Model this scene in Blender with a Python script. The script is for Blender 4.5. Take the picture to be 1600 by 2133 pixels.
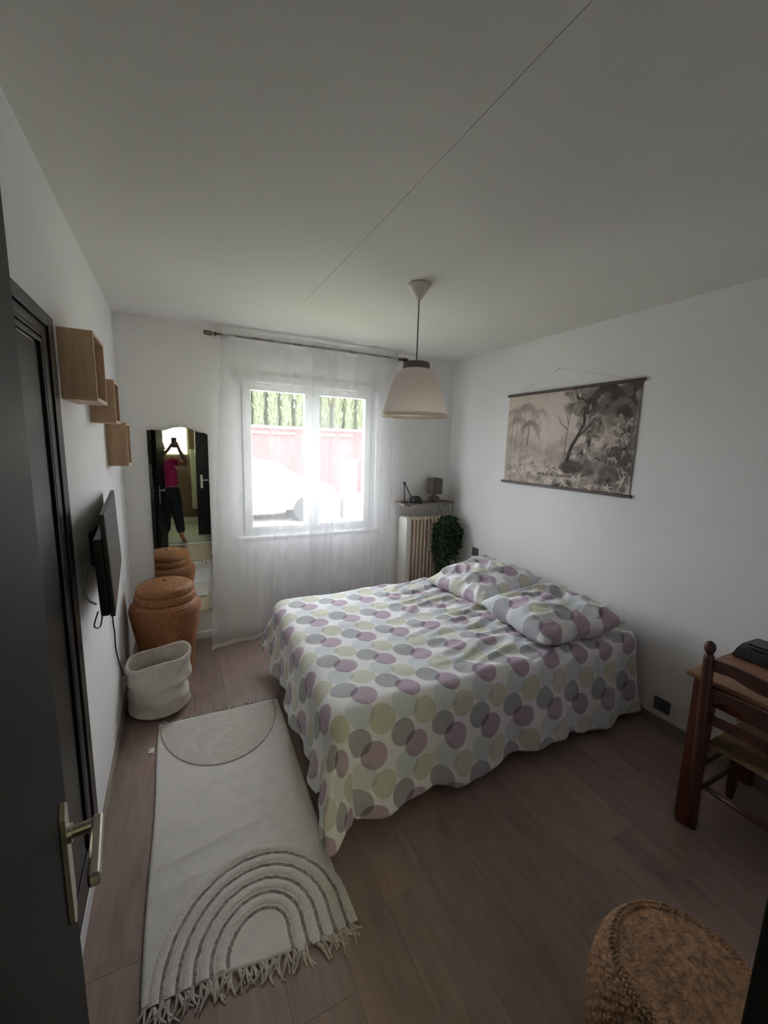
import bpy, bmesh, math, random
import numpy as np
from mathutils import Vector, Matrix, noise

# ------------------------------------------------------------------ camera, sky, sun, portals, exposure
scene = bpy.context.scene
COL = scene.collection
for o in list(bpy.data.objects):
    bpy.data.objects.remove(o)

W, D, H = 2.92, 3.57, 2.50          # room: x 0..W, y ..D (window wall), z 0..H
CAM = Vector((0.345, 0.0, 1.645))
cam_data = bpy.data.cameras.new('camera')
cam = bpy.data.objects.new('camera', cam_data)
COL.objects.link(cam)
R = Matrix(((0.89275, -0.44956, 0.02990), (-0.04525, -0.15550, -0.98680), (0.44827, 0.87961, -0.15916))).transposed()
right = R @ Vector((1, 0, 0)); down = R @ Vector((0, 1, 0)); fwd = R @ Vector((0, 0, 1))
_m = np.array([[0.8927508576627939, -0.4495571343531986, 0.029904666767680308],
               [-0.04524790126349257, -0.15549750195093515, -0.9867994498976316],
               [0.4482728338563415, 0.8796129318280621, -0.15916204505863152]])
right, down, fwd = Vector(_m[0]), Vector(_m[1]), Vector(_m[2])
mw = Matrix.Identity(4)
for i in range(3):
    mw[i][0] = right[i]; mw[i][1] = -down[i]; mw[i][2] = -fwd[i]; mw[i][3] = CAM[i]
cam.matrix_world = mw
cam_data.sensor_fit = 'VERTICAL'
cam_data.sensor_height = 24.0
cam_data.sensor_width = 18.0
cam_data.lens = 857.0 / 2133.0 * 24.0
cam_data.clip_start = 0.01
cam_data.clip_end = 200
scene.camera = cam

world = bpy.data.worlds.new('daylight')
scene.world = world
world.use_nodes = True
bg = world.node_tree.nodes['Background']
bg.inputs['Color'].default_value = (0.93, 0.94, 1.0, 1)
bg.inputs['Strength'].default_value = 2.0

sun_data = bpy.data.lights.new('sun', 'SUN')
sun_data.energy = 2.0
sun_data.angle = math.radians(1.5)
sun_data.color = (1.0, 0.95, 0.86)
sun = bpy.data.objects.new('sun', sun_data)
COL.objects.link(sun)
sun.rotation_euler = Vector((0.85, 0.12, -0.62)).to_track_quat('-Z', 'Y').to_euler()

def portal(name, loc, rx, sx, sy):
    d = bpy.data.lights.new(name, 'AREA')
    d.shape = 'RECTANGLE'; d.size = sx; d.size_y = sy
    d.cycles.is_portal = True
    o = bpy.data.objects.new(name, d)
    o.location = loc; o.rotation_euler = (rx, 0, 0)
    COL.objects.link(o)
portal('window_portal', (1.43, D + 0.26, 1.50), -math.pi / 2, 1.3, 1.32)
portal('hall_portal', (0.20, -1.98, 1.72), math.pi / 2, 0.9, 0.80)

scene.view_settings.view_transform = 'Standard'
scene.view_settings.look = 'None'
scene.view_settings.gamma = 1.0
scene.view_settings.use_curve_mapping = False
scene.view_settings.exposure = 3.42
scene.cycles.max_bounces = 14
scene.cycles.diffuse_bounces = 8
scene.cycles.glossy_bounces = 4
scene.cycles.transparent_max_bounces = 24
scene.cycles.use_denoising = True
scene.cycles.sample_clamp_indirect = 8.0
scene.cycles.caustics_reflective = False

# ------------------------------------------------------------------ helpers
rnd = random.Random(7)
PI = math.pi

def L(r, g, b):
    f = lambda c: (c / 255) / 12.92 if c / 255 <= 0.04045 else ((c / 255 + 0.055) / 1.055) ** 2.4
    return (f(r), f(g), f(b))

class MB:
    def __init__(s): s.bm = bmesh.new()
    def box(s, x0, x1, y0, y1, z0, z1, bev=0.0, rot=None, seg=2):
        vs = [s.bm.verts.new((x, y, z)) for x in (x0, x1) for y in (y0, y1) for z in (z0, z1)]
        fs = [(0, 1, 3, 2), (4, 6, 7, 5), (0, 4, 5, 1), (2, 3, 7, 6), (0, 2, 6, 4), (1, 5, 7, 3)]
        faces = [s.bm.faces.new([vs[i] for i in f]) for f in fs]
        if bev > 0:
            es = list({e for f in faces for e in f.edges})
            r = bmesh.ops.bevel(s.bm, geom=es, offset=bev, segments=seg, affect='EDGES', profile=0.5)
            vs = list({v for f in r['faces'] for v in f.verts} | {v for v in vs if v.is_valid})
        if rot is not None:
            bmesh.ops.transform(s.bm, matrix=rot, verts=[v for v in vs if v.is_valid])
        return s
    def tube(s, pts, r, seg=10, cap=True):
        pts = [Vector(p) for p in pts]
        rs = r if isinstance(r, (list, tuple)) else [r] * len(pts)
        rings = []; up = None
        for i, p in enumerate(pts):
            t = (pts[min(i + 1, len(pts) - 1)] - pts[max(i - 1, 0)]).normalized()
            if up is None:
                up = Vector((0, 0, 1)) if abs(t.z) < 0.9 else Vector((1, 0, 0))
            a = t.cross(up).normalized(); b = a.cross(t).normalized(); up = b
            rings.append([s.bm.verts.new(p + (a * math.cos(2 * PI * k / seg) + b * math.sin(2 * PI * k / seg)) * rs[i]) for k in range(seg)])
        for i in range(len(rings) - 1):
            for k in range(seg):
                s.bm.faces.new((rings[i][k], rings[i][(k + 1) % seg], rings[i + 1][(k + 1) % seg], rings[i + 1][k]))
        if cap:
            s.bm.faces.new(rings[0][::-1]); s.bm.faces.new(rings[-1])
        return s
    def lathe(s, prof, c, seg=48, fn=None, mat=None, capb=True, capt=True):
        rings = []
        for i, (r, z) in enumerate(prof):
            ring = []
            for k in range(seg):
                th = 2 * PI * k / seg
                rr = fn(i, th, r) if fn else r
                v = Vector((rr * math.cos(th), rr * math.sin(th), z))
                if mat is not None: v = mat @ v
                ring.append(s.bm.verts.new(v + Vector(c)))
            rings.append(ring)
        for i in range(len(rings) - 1):
            for k in range(seg):
                s.bm.faces.new((rings[i][k], rings[i][(k + 1) % seg], rings[i + 1][(k + 1) % seg], rings[i + 1][k]))
        if capb: s.bm.faces.new(rings[0][::-1])
        if capt: s.bm.faces.new(rings[-1])
        return s
    def grid(s, fn, nu, nv, uv=None):
        lay = s.bm.loops.layers.uv.verify() if uv else None
        vs = [[s.bm.verts.new(fn(i / nu, j / nv)) for j in range(nv + 1)] for i in range(nu + 1)]
        for i in range(nu):
            for j in range(nv):
                q = ((i, j), (i + 1, j), (i + 1, j + 1), (i, j + 1))
                f = s.bm.faces.new([vs[a][b] for a, b in q])
                if uv:
                    for lp, (a, b) in zip(f.loops, q): lp[lay].uv = uv(a / nu, b / nv)
        return s
    def prism(s, poly, axis, a, b):
        # polygon in the two other axes extruded along axis from a to b
        def P(u, v, w):
            return {'x': (w, u, v), 'y': (u, w, v), 'z': (u, v, w)}[axis]
        A = [s.bm.verts.new(P(u, v, a)) for u, v in poly]
        B = [s.bm.verts.new(P(u, v, b)) for u, v in poly]
        n = len(poly)
        s.bm.faces.new(A[::-1]); s.bm.faces.new(B)
        for i in range(n):
            s.bm.faces.new((A[i], A[(i + 1) % n], B[(i + 1) % n], B[i]))
        return s
    def build(s, name, m, parent=None, smooth=False, mods=None):
        bmesh.ops.recalc_face_normals(s.bm, faces=s.bm.faces)
        me = bpy.data.meshes.new(name)
        s.bm.to_mesh(me); s.bm.free()
        if smooth:
            for p in me.polygons: p.use_smooth = True
        if m: me.materials.append(m)
        o = bpy.data.objects.new(name, me)
        COL.objects.link(o)
        adopt(o, parent)
        return o

def adopt(o, parent):
    if parent is not None:
        o.parent = parent
        if parent.type == 'EMPTY':
            o.matrix_parent_inverse = Matrix.Translation(-Vector(parent.location))

def tag(o, label, cat=None, group=None, kind=None):
    o['label'] = label
    if cat: o['category'] = cat
    if group: o['group'] = group
    if kind: o['kind'] = kind
    return o

def thing(name, loc, label, cat, group=None, kind=None):
    o = bpy.data.objects.new(name, None)
    o.empty_display_size = 0.1
    o.location = loc
    COL.objects.link(o)
    return tag(o, label, cat, group, kind)

def solid(o, th, off=0.0):
    md = o.modifiers.new('thickness', 'SOLIDIFY'); md.thickness = th; md.offset = off
    return o

# ------------------------------------------------------------------ materials
def newmat(name):
    m = bpy.data.materials.new(name); m.use_nodes = True
    nt = m.node_tree; nt.nodes.clear()
    out = nt.nodes.new('ShaderNodeOutputMaterial')
    return m, nt, out

def N(nt, typ, **kw):
    n = nt.nodes.new(typ)
    for k, v in kw.items():
        if k.startswith('in_'): n.inputs[k[3:].replace('_', ' ')].default_value = v
        else: setattr(n, k, v)
    return n

def math_node(nt, op, a, b=None, c=None):
    n = nt.nodes.new('ShaderNodeMath'); n.operation = op
    for i, v in enumerate((a, b, c)):
        if v is None: continue
        if isinstance(v, (int, float)): n.inputs[i].default_value = v
        else: nt.links.new(v, n.inputs[i])
    return n.outputs[0]

def mat(name, col, rough=0.6, metal=0.0, var=0.0, scale=12.0, stretch=(1, 1, 1), bump=0.0, bscale=150.0, bstretch=(1, 1, 1), spec=0.5, sheen=0.0, coat=0.0, trans=0.0, rand=0.0, knots=False):
    m, nt, out = newmat(name)
    b = nt.nodes.new('ShaderNodeBsdfPrincipled')
    b.inputs['Base Color'].default_value = (*col, 1)
    b.inputs['Roughness'].default_value = rough
    b.inputs['Metallic'].default_value = metal
    b.inputs['Specular IOR Level'].default_value = spec
    b.inputs['Sheen Weight'].default_value = sheen
    b.inputs['Coat Weight'].default_value = coat
    nt.links.new(b.outputs[0], out.inputs[0])
    tc = nt.nodes.new('ShaderNodeTexCoord')
    co = tc.outputs['Object']
    if rand:
        oi = nt.nodes.new('ShaderNodeObjectInfo')
        ad = nt.nodes.new('ShaderNodeVectorMath'); ad.operation = 'MULTIPLY_ADD'
        nt.links.new(oi.outputs['Random'], ad.inputs[0]); ad.inputs[1].default_value = (17, 31, 7)
        nt.links.new(co, ad.inputs[2]); co = ad.outputs[0]
    if var:
        mp = nt.nodes.new('ShaderNodeMapping'); mp.inputs['Scale'].default_value = stretch
        nt.links.new(co, mp.inputs[0])
        nz = N(nt, 'ShaderNodeTexNoise', in_Scale=scale, in_Detail=6.0, in_Roughness=0.6)
        nt.links.new(mp.outputs[0], nz.inputs['Vector'])
        rp = nt.nodes.new('ShaderNodeValToRGB')
        rp.color_ramp.elements[0].position = 0.3; rp.color_ramp.elements[1].position = 0.7
        rp.color_ramp.elements[0].color = (*[c * (1 - var) for c in col], 1)
        rp.color_ramp.elements[1].color = (*[min(1, c * (1 + var)) for c in col], 1)
        nt.links.new(nz.outputs[0], rp.inputs[0])
        src = rp.outputs[0]
        if rand:
            hs = nt.nodes.new('ShaderNodeHueSaturation')
            v = math_node(nt, 'MULTIPLY_ADD', oi.outputs['Random'], rand, 1 - rand / 2)
            nt.links.new(v, hs.inputs['Value']); nt.links.new(src, hs.inputs['Color']); src = hs.outputs[0]
        if knots:
            mk = nt.nodes.new('ShaderNodeMapping'); mk.inputs['Scale'].default_value = (9, 2.2, 1)
            nt.links.new(co, mk.inputs[0])
            nk = N(nt, 'ShaderNodeTexNoise', in_Scale=1.0, in_Detail=3.0)
            nt.links.new(mk.outputs[0], nk.inputs['Vector'])
            rk = nt.nodes.new('ShaderNodeMapRange'); rk.inputs[1].default_value = 0.62; rk.inputs[2].default_value = 0.74; rk.inputs[3].default_value = 0.0; rk.inputs[4].default_value = 0.55
            nt.links.new(nk.outputs[0], rk.inputs[0])
            xk = nt.nodes.new('ShaderNodeMix'); xk.data_type = 'RGBA'; xk.blend_type = 'MULTIPLY'
            nt.links.new(rk.outputs[0], xk.inputs[0]); nt.links.new(src, xk.inputs[6]); xk.inputs[7].default_value = (0.35, 0.30, 0.28, 1)
            src = xk.outputs[2]
        nt.links.new(src, b.inputs['Base Color'])
    if bump:
        mp2 = nt.nodes.new('ShaderNodeMapping'); mp2.inputs['Scale'].default_value = bstretch
        nt.links.new(co, mp2.inputs[0])
        n2 = N(nt, 'ShaderNodeTexNoise', in_Scale=bscale, in_Detail=3.0)
        nt.links.new(mp2.outputs[0], n2.inputs['Vector'])
        bp = N(nt, 'ShaderNodeBump', in_Strength=bump, in_Distance=0.005)
        nt.links.new(n2.outputs[0], bp.inputs['Height']); nt.links.new(bp.outputs[0], b.inputs['Normal'])
    if trans:
        tr = nt.nodes.new('ShaderNodeBsdfTranslucent'); tr.inputs[0].default_value = (*col, 1)
        mx = nt.nodes.new('ShaderNodeMixShader'); mx.inputs[0].default_value = trans
        nt.links.new(b.outputs[0], mx.inputs[1]); nt.links.new(tr.outputs[0], mx.inputs[2]); nt.links.new(mx.outputs[0], out.inputs[0])
    return m

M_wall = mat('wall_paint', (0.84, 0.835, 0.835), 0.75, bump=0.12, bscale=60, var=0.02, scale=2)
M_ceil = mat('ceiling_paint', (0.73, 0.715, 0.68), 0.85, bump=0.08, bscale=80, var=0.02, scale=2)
M_plank = mat('laminate_plank', (0.30, 0.215, 0.185), 0.42, var=0.16, scale=7, stretch=(5, 0.7, 1), bump=0.08, bscale=40, bstretch=(4, 0.3, 1), rand=0.16, spec=0.4, knots=True)
M_base = mat('baseboard_wood', (0.27, 0.235, 0.19), 0.5, var=0.15, scale=10, stretch=(1, 0.3, 1))
M_black = mat('black_door', (0.0085, 0.0078, 0.0078), 0.30, var=0.35, scale=5, stretch=(6, 6, 0.6), bump=0.05, bscale=60, bstretch=(5, 5, 0.4), spec=0.25)
M_leaf = mat('black_brown_leaf', (0.006, 0.0055, 0.0055), 0.55, var=0.3, scale=5, stretch=(6, 6, 0.6), spec=0.18)
M_blackflat = mat('black_jamb', (0.006, 0.006, 0.007), 0.5)
M_whitetrim = mat('white_trim', (0.78, 0.78, 0.80), 0.4)
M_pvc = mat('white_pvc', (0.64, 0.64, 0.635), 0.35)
M_chrome = mat('brushed_nickel', (0.62, 0.58, 0.50), 0.3, metal=1.0)
M_oak = mat('pale_oak_veneer', (0.40, 0.26, 0.165), 0.5, var=0.22, scale=7, stretch=(5, 5, 0.7), bump=0.05)
M_oakedge = mat('pale_oak_edge', (0.62, 0.44, 0.32), 0.5, var=0.1, scale=20)
M_tv = mat('black_plastic', (0.012, 0.012, 0.014), 0.38)
M_screen = mat('tv_screen', (0.035, 0.034, 0.038), 0.28, spec=1.0)
M_cable = mat('black_cable', (0.01, 0.01, 0.01), 0.5)
M_greycable = mat('grey_cable', (0.45, 0.46, 0.46), 0.5)
M_wicker = mat('brown_wicker', (0.33, 0.135, 0.052), 0.55, var=0.45, scale=55, stretch=(1, 1, 2.5), bump=0.5, bscale=140)
M_bag = mat('cream_knit', (0.68, 0.625, 0.565), 0.9, var=0.08, scale=30, bump=0.7, bscale=220, bstretch=(1, 1, 0.6), sheen=0.2)
M_rug = mat('cream_cotton', (0.74, 0.70, 0.68), 0.95, var=0.06, scale=18, bump=0.5, bscale=300, bstretch=(1, 2.0, 1))
M_rugtuft = mat('cream_tuft', (0.74, 0.695, 0.665), 0.95, var=0.10, scale=60, bump=0.9, bscale=260)
M_rugline = mat('grey_tuft_line', (0.30, 0.275, 0.245), 0.95, var=0.55, scale=70, bump=0.8, bscale=260)
M_fringe = mat('rug_fringe', (0.50, 0.44, 0.40), 0.95, var=0.4, scale=60)
M_metalgrey = mat('grey_metal', (0.20, 0.20, 0.21), 0.4, metal=0.6)
M_mattress = mat('mattress_ticking', (0.55, 0.54, 0.53), 0.9)
M_bedbase = mat('dark_bed_base', (0.05, 0.042, 0.04), 0.8, var=0.1)
M_rad = mat('cream_enamel', (0.72, 0.605, 0.49), 0.4)
M_radend = mat('white_enamel', (0.74, 0.72, 0.68), 0.35)
M_shelfwood = mat('grey_brown_shelf', (0.25, 0.19, 0.165), 0.5, var=0.25, scale=12, stretch=(0.5, 4, 4))
M_lampblack = mat('black_lamp_metal', (0.012, 0.011, 0.012), 0.4)
M_lampgrey = mat('taupe_lampshade', (0.115, 0.100, 0.092), 0.85, bump=0.3, bscale=250)
M_lampbase = mat('grey_ceramic', (0.13, 0.12, 0.11), 0.5, var=0.1)
M_plant = mat('plant_green', (0.016, 0.060, 0.022), 0.55, var=0.6, scale=30)
M_stem = mat('plant_stem', (0.03, 0.06, 0.02), 0.7)
M_grille = mat('grey_switch', (0.11, 0.115, 0.12), 0.4)
M_socketc = mat('dark_socket_well', (0.085, 0.09, 0.09), 0.4)
M_rodwood = mat('dark_wood_rod', (0.055, 0.028, 0.02), 0.45, var=0.3, scale=20)
M_rodbrown = mat('taupe_finial', (0.16, 0.125, 0.10), 0.5)
M_string = mat('pale_string', (0.62, 0.60, 0.57), 0.9)
M_shade = mat('cream_lampshade', (0.86, 0.78, 0.735), 0.5, var=0.04, bump=0.15, bscale=120, bstretch=(1, 1, 0.1), trans=0.6)
M_shadecap = mat('mauve_grey_cap', (0.155, 0.125, 0.128), 0.6)
M_shaderim = mat('pale_shade_rim', (0.86, 0.80, 0.70), 0.4, trans=0.4)
M_rose = mat('ceiling_rose', (0.76, 0.69, 0.62), 0.45)
M_cord = mat('lamp_cord', (0.09, 0.085, 0.07), 0.5)
M_chair = mat('red_brown_wood', (0.060, 0.022, 0.014), 0.42, var=0.35, scale=10, stretch=(4, 4, 0.6))
M_desk = mat('orange_pine_top', (0.23, 0.105, 0.048), 0.4, var=0.22, scale=8, stretch=(5, 0.7, 1))
M_deskleg = mat('red_pine', (0.105, 0.030, 0.016), 0.42, var=0.3, scale=10, stretch=(4, 4, 0.6))
M_rush = mat('rush_straw', (0.21, 0.135, 0.055), 0.8, var=0.35, scale=40, stretch=(1, 5, 1), bump=0.6, bscale=160, bstretch=(1, 5, 1))
M_case = mat('black_case', (0.006, 0.006, 0.007), 0.4)
M_casetop = mat('black_case_ridge', (0.022, 0.022, 0.024), 0.35)
M_stool = mat('hyacinth_weave', (0.27, 0.145, 0.072), 0.75, var=0.6, scale=60, bump=0.9, bscale=150)
M_paper = mat('white_paper', (0.8, 0.79, 0.76), 0.8)
M_ink = mat('print_ink', (0.018, 0.014, 0.013), 0.8)
M_tile = mat('pale_hall_tile', (0.42, 0.47, 0.44), 0.25, var=0.05, rand=0.06)
M_hallwall = mat('hall_wall', (0.16, 0.12, 0.09), 0.8, var=0.08)
M_hallceil = mat('hall_ceiling', (0.55, 0.52, 0.46), 0.9)
M_pillar = mat('pale_hall_panel', (0.55, 0.58, 0.52), 0.5)
M_skin = mat('skin', (0.32, 0.17, 0.11), 0.55)
M_shirt = mat('magenta_fabric', (0.42, 0.015, 0.13), 0.85)
M_trouser = mat('black_fabric', (0.010, 0.012, 0.016), 0.85)
M_hair = mat('dark_hair', (0.025, 0.015, 0.01), 0.6)
M_phone = mat('dark_phone', (0.02, 0.02, 0.02), 0.3)
M_ground = mat('pale_gravel', (0.36, 0.355, 0.35), 0.9, var=0.1, scale=3)
M_lawn = mat('dry_lawn', (0.30, 0.31, 0.20), 0.95, var=0.2, scale=2)
M_brickred = mat('red_rendered_wall', (0.118, 0.062, 0.062), 0.9, var=0.12, scale=3)
M_coping = mat('pale_coping', (0.45, 0.44, 0.42), 0.7)
M_cypress = mat('hedge_green', (0.125, 0.145, 0.078), 0.85, var=0.55, scale=9)
M_housewall = mat('cream_house_wall', (0.32, 0.27, 0.20), 0.9)
M_orange = mat('orange_house_wall', (0.22, 0.065, 0.03), 0.9)
M_yroof = mat('yellow_roof', (0.12, 0.09, 0.022), 0.9, var=0.15, scale=3)
M_carwhite = mat('white_car_paint', (0.30, 0.305, 0.31), 0.3, coat=0.3)
M_carglass = mat('car_glass', (0.12, 0.14, 0.15), 0.1)
M_tyre = mat('tyre', (0.03, 0.03, 0.03), 0.8)
M_utility = mat('grey_utility_box', (0.16, 0.165, 0.17), 0.6)

def glass_mat():
    m, nt, out = newmat('window_glass')
    t = nt.nodes.new('ShaderNodeBsdfTransparent'); t.inputs[0].default_value = (0.96, 0.98, 0.97, 1)
    g = nt.nodes.new('ShaderNodeBsdfGlossy'); g.inputs['Roughness'].default_value = 0.02
    mx = nt.nodes.new('ShaderNodeMixShader'); mx.inputs[0].default_value = 0.05
    nt.links.new(t.outputs[0], mx.inputs[1]); nt.links.new(g.outputs[0], mx.inputs[2]); nt.links.new(mx.outputs[0], out.inputs[0])
    return m
M_glass = glass_mat()

def frosted_mat():
    m, nt, out = newmat('frosted_glass')
    t = nt.nodes.new('ShaderNodeBsdfTranslucent'); t.inputs[0].default_value = (1.0, 0.98, 0.74, 1)
    p = nt.nodes.new('ShaderNodeBsdfTransparent'); p.inputs[0].default_value = (1.0, 0.98, 0.74, 1)
    mx = nt.nodes.new('ShaderNodeMixShader'); mx.inputs[0].default_value = 0.55
    nt.links.new(t.outputs[0], mx.inputs[1]); nt.links.new(p.outputs[0], mx.inputs[2]); nt.links.new(mx.outputs[0], out.inputs[0])
    return m
M_frost = frosted_mat()

def mirror_mat():
    m, nt, out = newmat('mirror_silvering')
    g = nt.nodes.new('ShaderNodeBsdfGlossy'); g.inputs[0].default_value = (0.86, 0.89, 0.86, 1); g.inputs['Roughness'].default_value = 0.0
    nt.links.new(g.outputs[0], out.inputs[0])
    return m
M_mirror = mirror_mat()

def sheer_mat():
    m, nt, out = newmat('white_voile')
    uv = nt.nodes.new('ShaderNodeTexCoord').outputs['UV']
    sp = nt.nodes.new('ShaderNodeSeparateXYZ'); nt.links.new(uv, sp.inputs[0])
    u, v = sp.outputs[0], sp.outputs[1]
    # embroidered lozenge zigzag lines
    tri = math_node(nt, 'PINGPONG', u, 0.065)
    def zig(off, per):
        vv = math_node(nt, 'ADD', v, off)
        s1 = math_node(nt, 'SUBTRACT', vv, math_node(nt, 'MULTIPLY', tri, 1.5))
        w = math_node(nt, 'WRAP', s1, per / 2, -per / 2)
        return math_node(nt, 'LESS_THAN', math_node(nt, 'ABSOLUTE', w), 0.0024)
    s2 = math_node(nt, 'ADD', v, math_node(nt, 'MULTIPLY', tri, 1.5))
    w2 = math_node(nt, 'LESS_THAN', math_node(nt, 'ABSOLUTE', math_node(nt, 'WRAP', s2, 0.21, -0.21)), 0.0024)
    line = math_node(nt, 'MAXIMUM', zig(0.05, 0.42), w2)
    hem = math_node(nt, 'LESS_THAN', v, 0.03)
    a = math_node(nt, 'MULTIPLY_ADD', line, 0.07, 0.0)
    a = math_node(nt, 'ADD', a, math_node(nt, 'MULTIPLY', hem, 0.2))
    ge = nt.nodes.new('ShaderNodeLayerWeight'); ge.inputs[0].default_value = 0.35
    fac = math_node(nt, 'ADD', math_node(nt, 'MULTIPLY_ADD', ge.outputs['Facing'], 0.40, 0.31), a)
    fac = math_node(nt, 'MINIMUM', fac, 0.97)
    tp = nt.nodes.new('ShaderNodeBsdfTransparent')
    tl = nt.nodes.new('ShaderNodeBsdfTranslucent'); tl.inputs[0].default_value = (0.86, 0.86, 0.90, 1)
    df = nt.nodes.new('ShaderNodeBsdfDiffuse'); df.inputs[0].default_value = (0.78, 0.78, 0.815, 1)
    m1 = nt.nodes.new('ShaderNodeMixShader'); m1.inputs[0].default_value = 0.955
    nt.links.new(tl.outputs[0], m1.inputs[1]); nt.links.new(df.outputs[0], m1.inputs[2])
    m2 = nt.nodes.new('ShaderNodeMixShader')
    nt.links.new(fac, m2.inputs[0]); nt.links.new(tp.outputs[0], m2.inputs[1]); nt.links.new(m1.outputs[0], m2.inputs[2])
    nt.links.new(m2.outputs[0], out.inputs[0])
    return m
M_voile = sheer_mat()

def dots_mat():
    """white cotton printed with overlapping watercolour discs; UV is in metres of cloth"""
    m, nt, out = newmat('dotted_cotton')
    uv = nt.nodes.new('ShaderNodeTexCoord').outputs['UV']
    sp = nt.nodes.new('ShaderNodeSeparateXYZ'); nt.links.new(uv, sp.inputs[0])
    x, y = sp.outputs[0], sp.outputs[1]
    # skewed lattice of the print
    px = math_node(nt, 'SUBTRACT', math_node(nt, 'SUBTRACT', x, math_node(nt, 'MULTIPLY', y, 0.033)), 1.065 - 0.033 * 1.813)
    py = math_node(nt, 'SUBTRACT', math_node(nt, 'ADD', y, math_node(nt, 'MULTIPLY', x, 0.079)), 1.813 + 0.079 * 1.065)
    wob = N(nt, 'ShaderNodeTexNoise', in_Scale=160.0, in_Detail=2.0)
    nt.links.new(uv, wob.inputs['Vector'])
    col = None
    base = nt.nodes.new('ShaderNodeRGB'); base.outputs[0].default_value = (0.86, 0.85, 0.875, 1)
    col = base.outputs[0]
    def disc(cx, cy, rr, c, alpha):
        nonlocal col
        dx = math_node(nt, 'WRAP', math_node(nt, 'SUBTRACT', px, cx), 0.1085, -0.1085)
        dy = math_node(nt, 'WRAP', math_node(nt, 'SUBTRACT', py, cy), 0.1365, -0.1365)
        d = math_node(nt, 'SQRT', math_node(nt, 'ADD', math_node(nt, 'MULTIPLY', dx, dx), math_node(nt, 'MULTIPLY', dy, dy)))
        mr = nt.nodes.new('ShaderNodeMapRange'); mr.interpolation_type = 'SMOOTHSTEP'
        nt.links.new(d, mr.inputs[0])
        mr.inputs[1].default_value = rr - 0.0018; mr.inputs[2].default_value = rr + 0.0018
        mr.inputs[3].default_value = alpha; mr.inputs[4].default_value = 0.0
        # thin thread-like streaks inside the disc
        st = math_node(nt, 'MULTIPLY', mr.outputs[0], math_node(nt, 'MULTIPLY_ADD', wob.outputs[0], 0.5, 0.75))
        mx = nt.nodes.new('ShaderNodeMix'); mx.data_type = 'RGBA'; mx.blend_type = 'MULTIPLY'
        nt.links.new(st, mx.inputs[0]); nt.links.new(col, mx.inputs[6]); mx.inputs[7].default_value = (*c, 1)
        col = mx.outputs[2]
    disc(-0.052, 0.186, 0.064, (0.66, 0.73, 0.76), 0.62)     # pale blue grey
    disc(0.045, 0.142, 0.062, (0.66, 0.64, 0.46), 0.70)      # olive yellow
    disc(-0.072, 0.066, 0.062, (0.38, 0.39, 0.41), 0.80)     # slate grey
    disc(0.0, 0.0, 0.061, (0.48, 0.32, 0.44), 0.80)          # mauve
    b = nt.nodes.new('ShaderNodeBsdfPrincipled')
    b.inputs['Roughness'].default_value = 0.85; b.inputs['Sheen Weight'].default_value = 0.15
    nt.links.new(col, b.inputs['Base Color'])
    fine = N(nt, 'ShaderNodeTexNoise', in_Scale=500.0)
    nt.links.new(uv, fine.inputs['Vector'])
    bp = N(nt, 'ShaderNodeBump', in_Strength=0.08, in_Distance=0.002)
    nt.links.new(fine.outputs[0], bp.inputs['Height']); nt.links.new(bp.outputs[0], b.inputs['Normal'])
    nt.links.new(b.outputs[0], out.inputs[0])
    return m
M_dots = dots_mat()

def attr_mat():
    m, nt, out = newmat('printed_canvas')
    a = nt.nodes.new('ShaderNodeVertexColor'); a.layer_name = 'print'
    b = nt.nodes.new('ShaderNodeBsdfPrincipled'); b.inputs['Roughness'].default_value = 0.9
    nt.links.new(a.outputs[0], b.inputs['Base Color']); nt.links.new(b.outputs[0], out.inputs[0])
    return m
M_print = attr_mat()

def struct(o, label, cat):
    return tag(o, label, cat, kind='structure')

# ------------------------------------------------------------------ room shell
WX0, WX1, WZ0, WZ1 = 0.80, 2.06, 0.845, 2.195     # window hole
b = MB()
b.box(-0.25, WX0, D, D + 0.25, -0.05, H + 0.1).box(WX1, W + 0.25, D, D + 0.25, -0.05, H + 0.1)
b.box(WX0, WX1, D, D + 0.25, -0.05, WZ0).box(WX0, WX1, D, D + 0.25, WZ1, H + 0.1)
struct(b.build('wall_far', M_wall), 'white wall with the curtained window at the far end', 'wall')
struct(MB().box(-0.25, 0.0, -2.3, D, -0.05, H + 0.1).build('wall_left', M_wall), 'white wall on the left with closet, cube shelves and television', 'wall')
struct(MB().box(W, W + 0.25, -2.3, D, -0.05, H + 0.1).build('wall_right', M_wall), 'white wall on the right behind bed and desk', 'wall')
b = MB()
b.box(0.0, 0.12, -0.06, 0.12, 0, H).box(0.97, W, -0.06, 0.12, 0, H).box(0.12, 0.97, -0.06, 0.12, 2.06, H)
struct(b.build('wall_back', M_wall), 'white wall around the open doorway at the near end', 'wall')
# ceiling in two sheets with a fine open joint at x = 1.10
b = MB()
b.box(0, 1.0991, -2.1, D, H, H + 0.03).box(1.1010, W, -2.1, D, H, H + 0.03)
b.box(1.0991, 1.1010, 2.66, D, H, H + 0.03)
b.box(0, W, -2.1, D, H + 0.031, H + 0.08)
struct(b.build('ceiling', M_ceil), 'white plasterboard ceiling with one hairline joint', 'ceiling')

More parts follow.
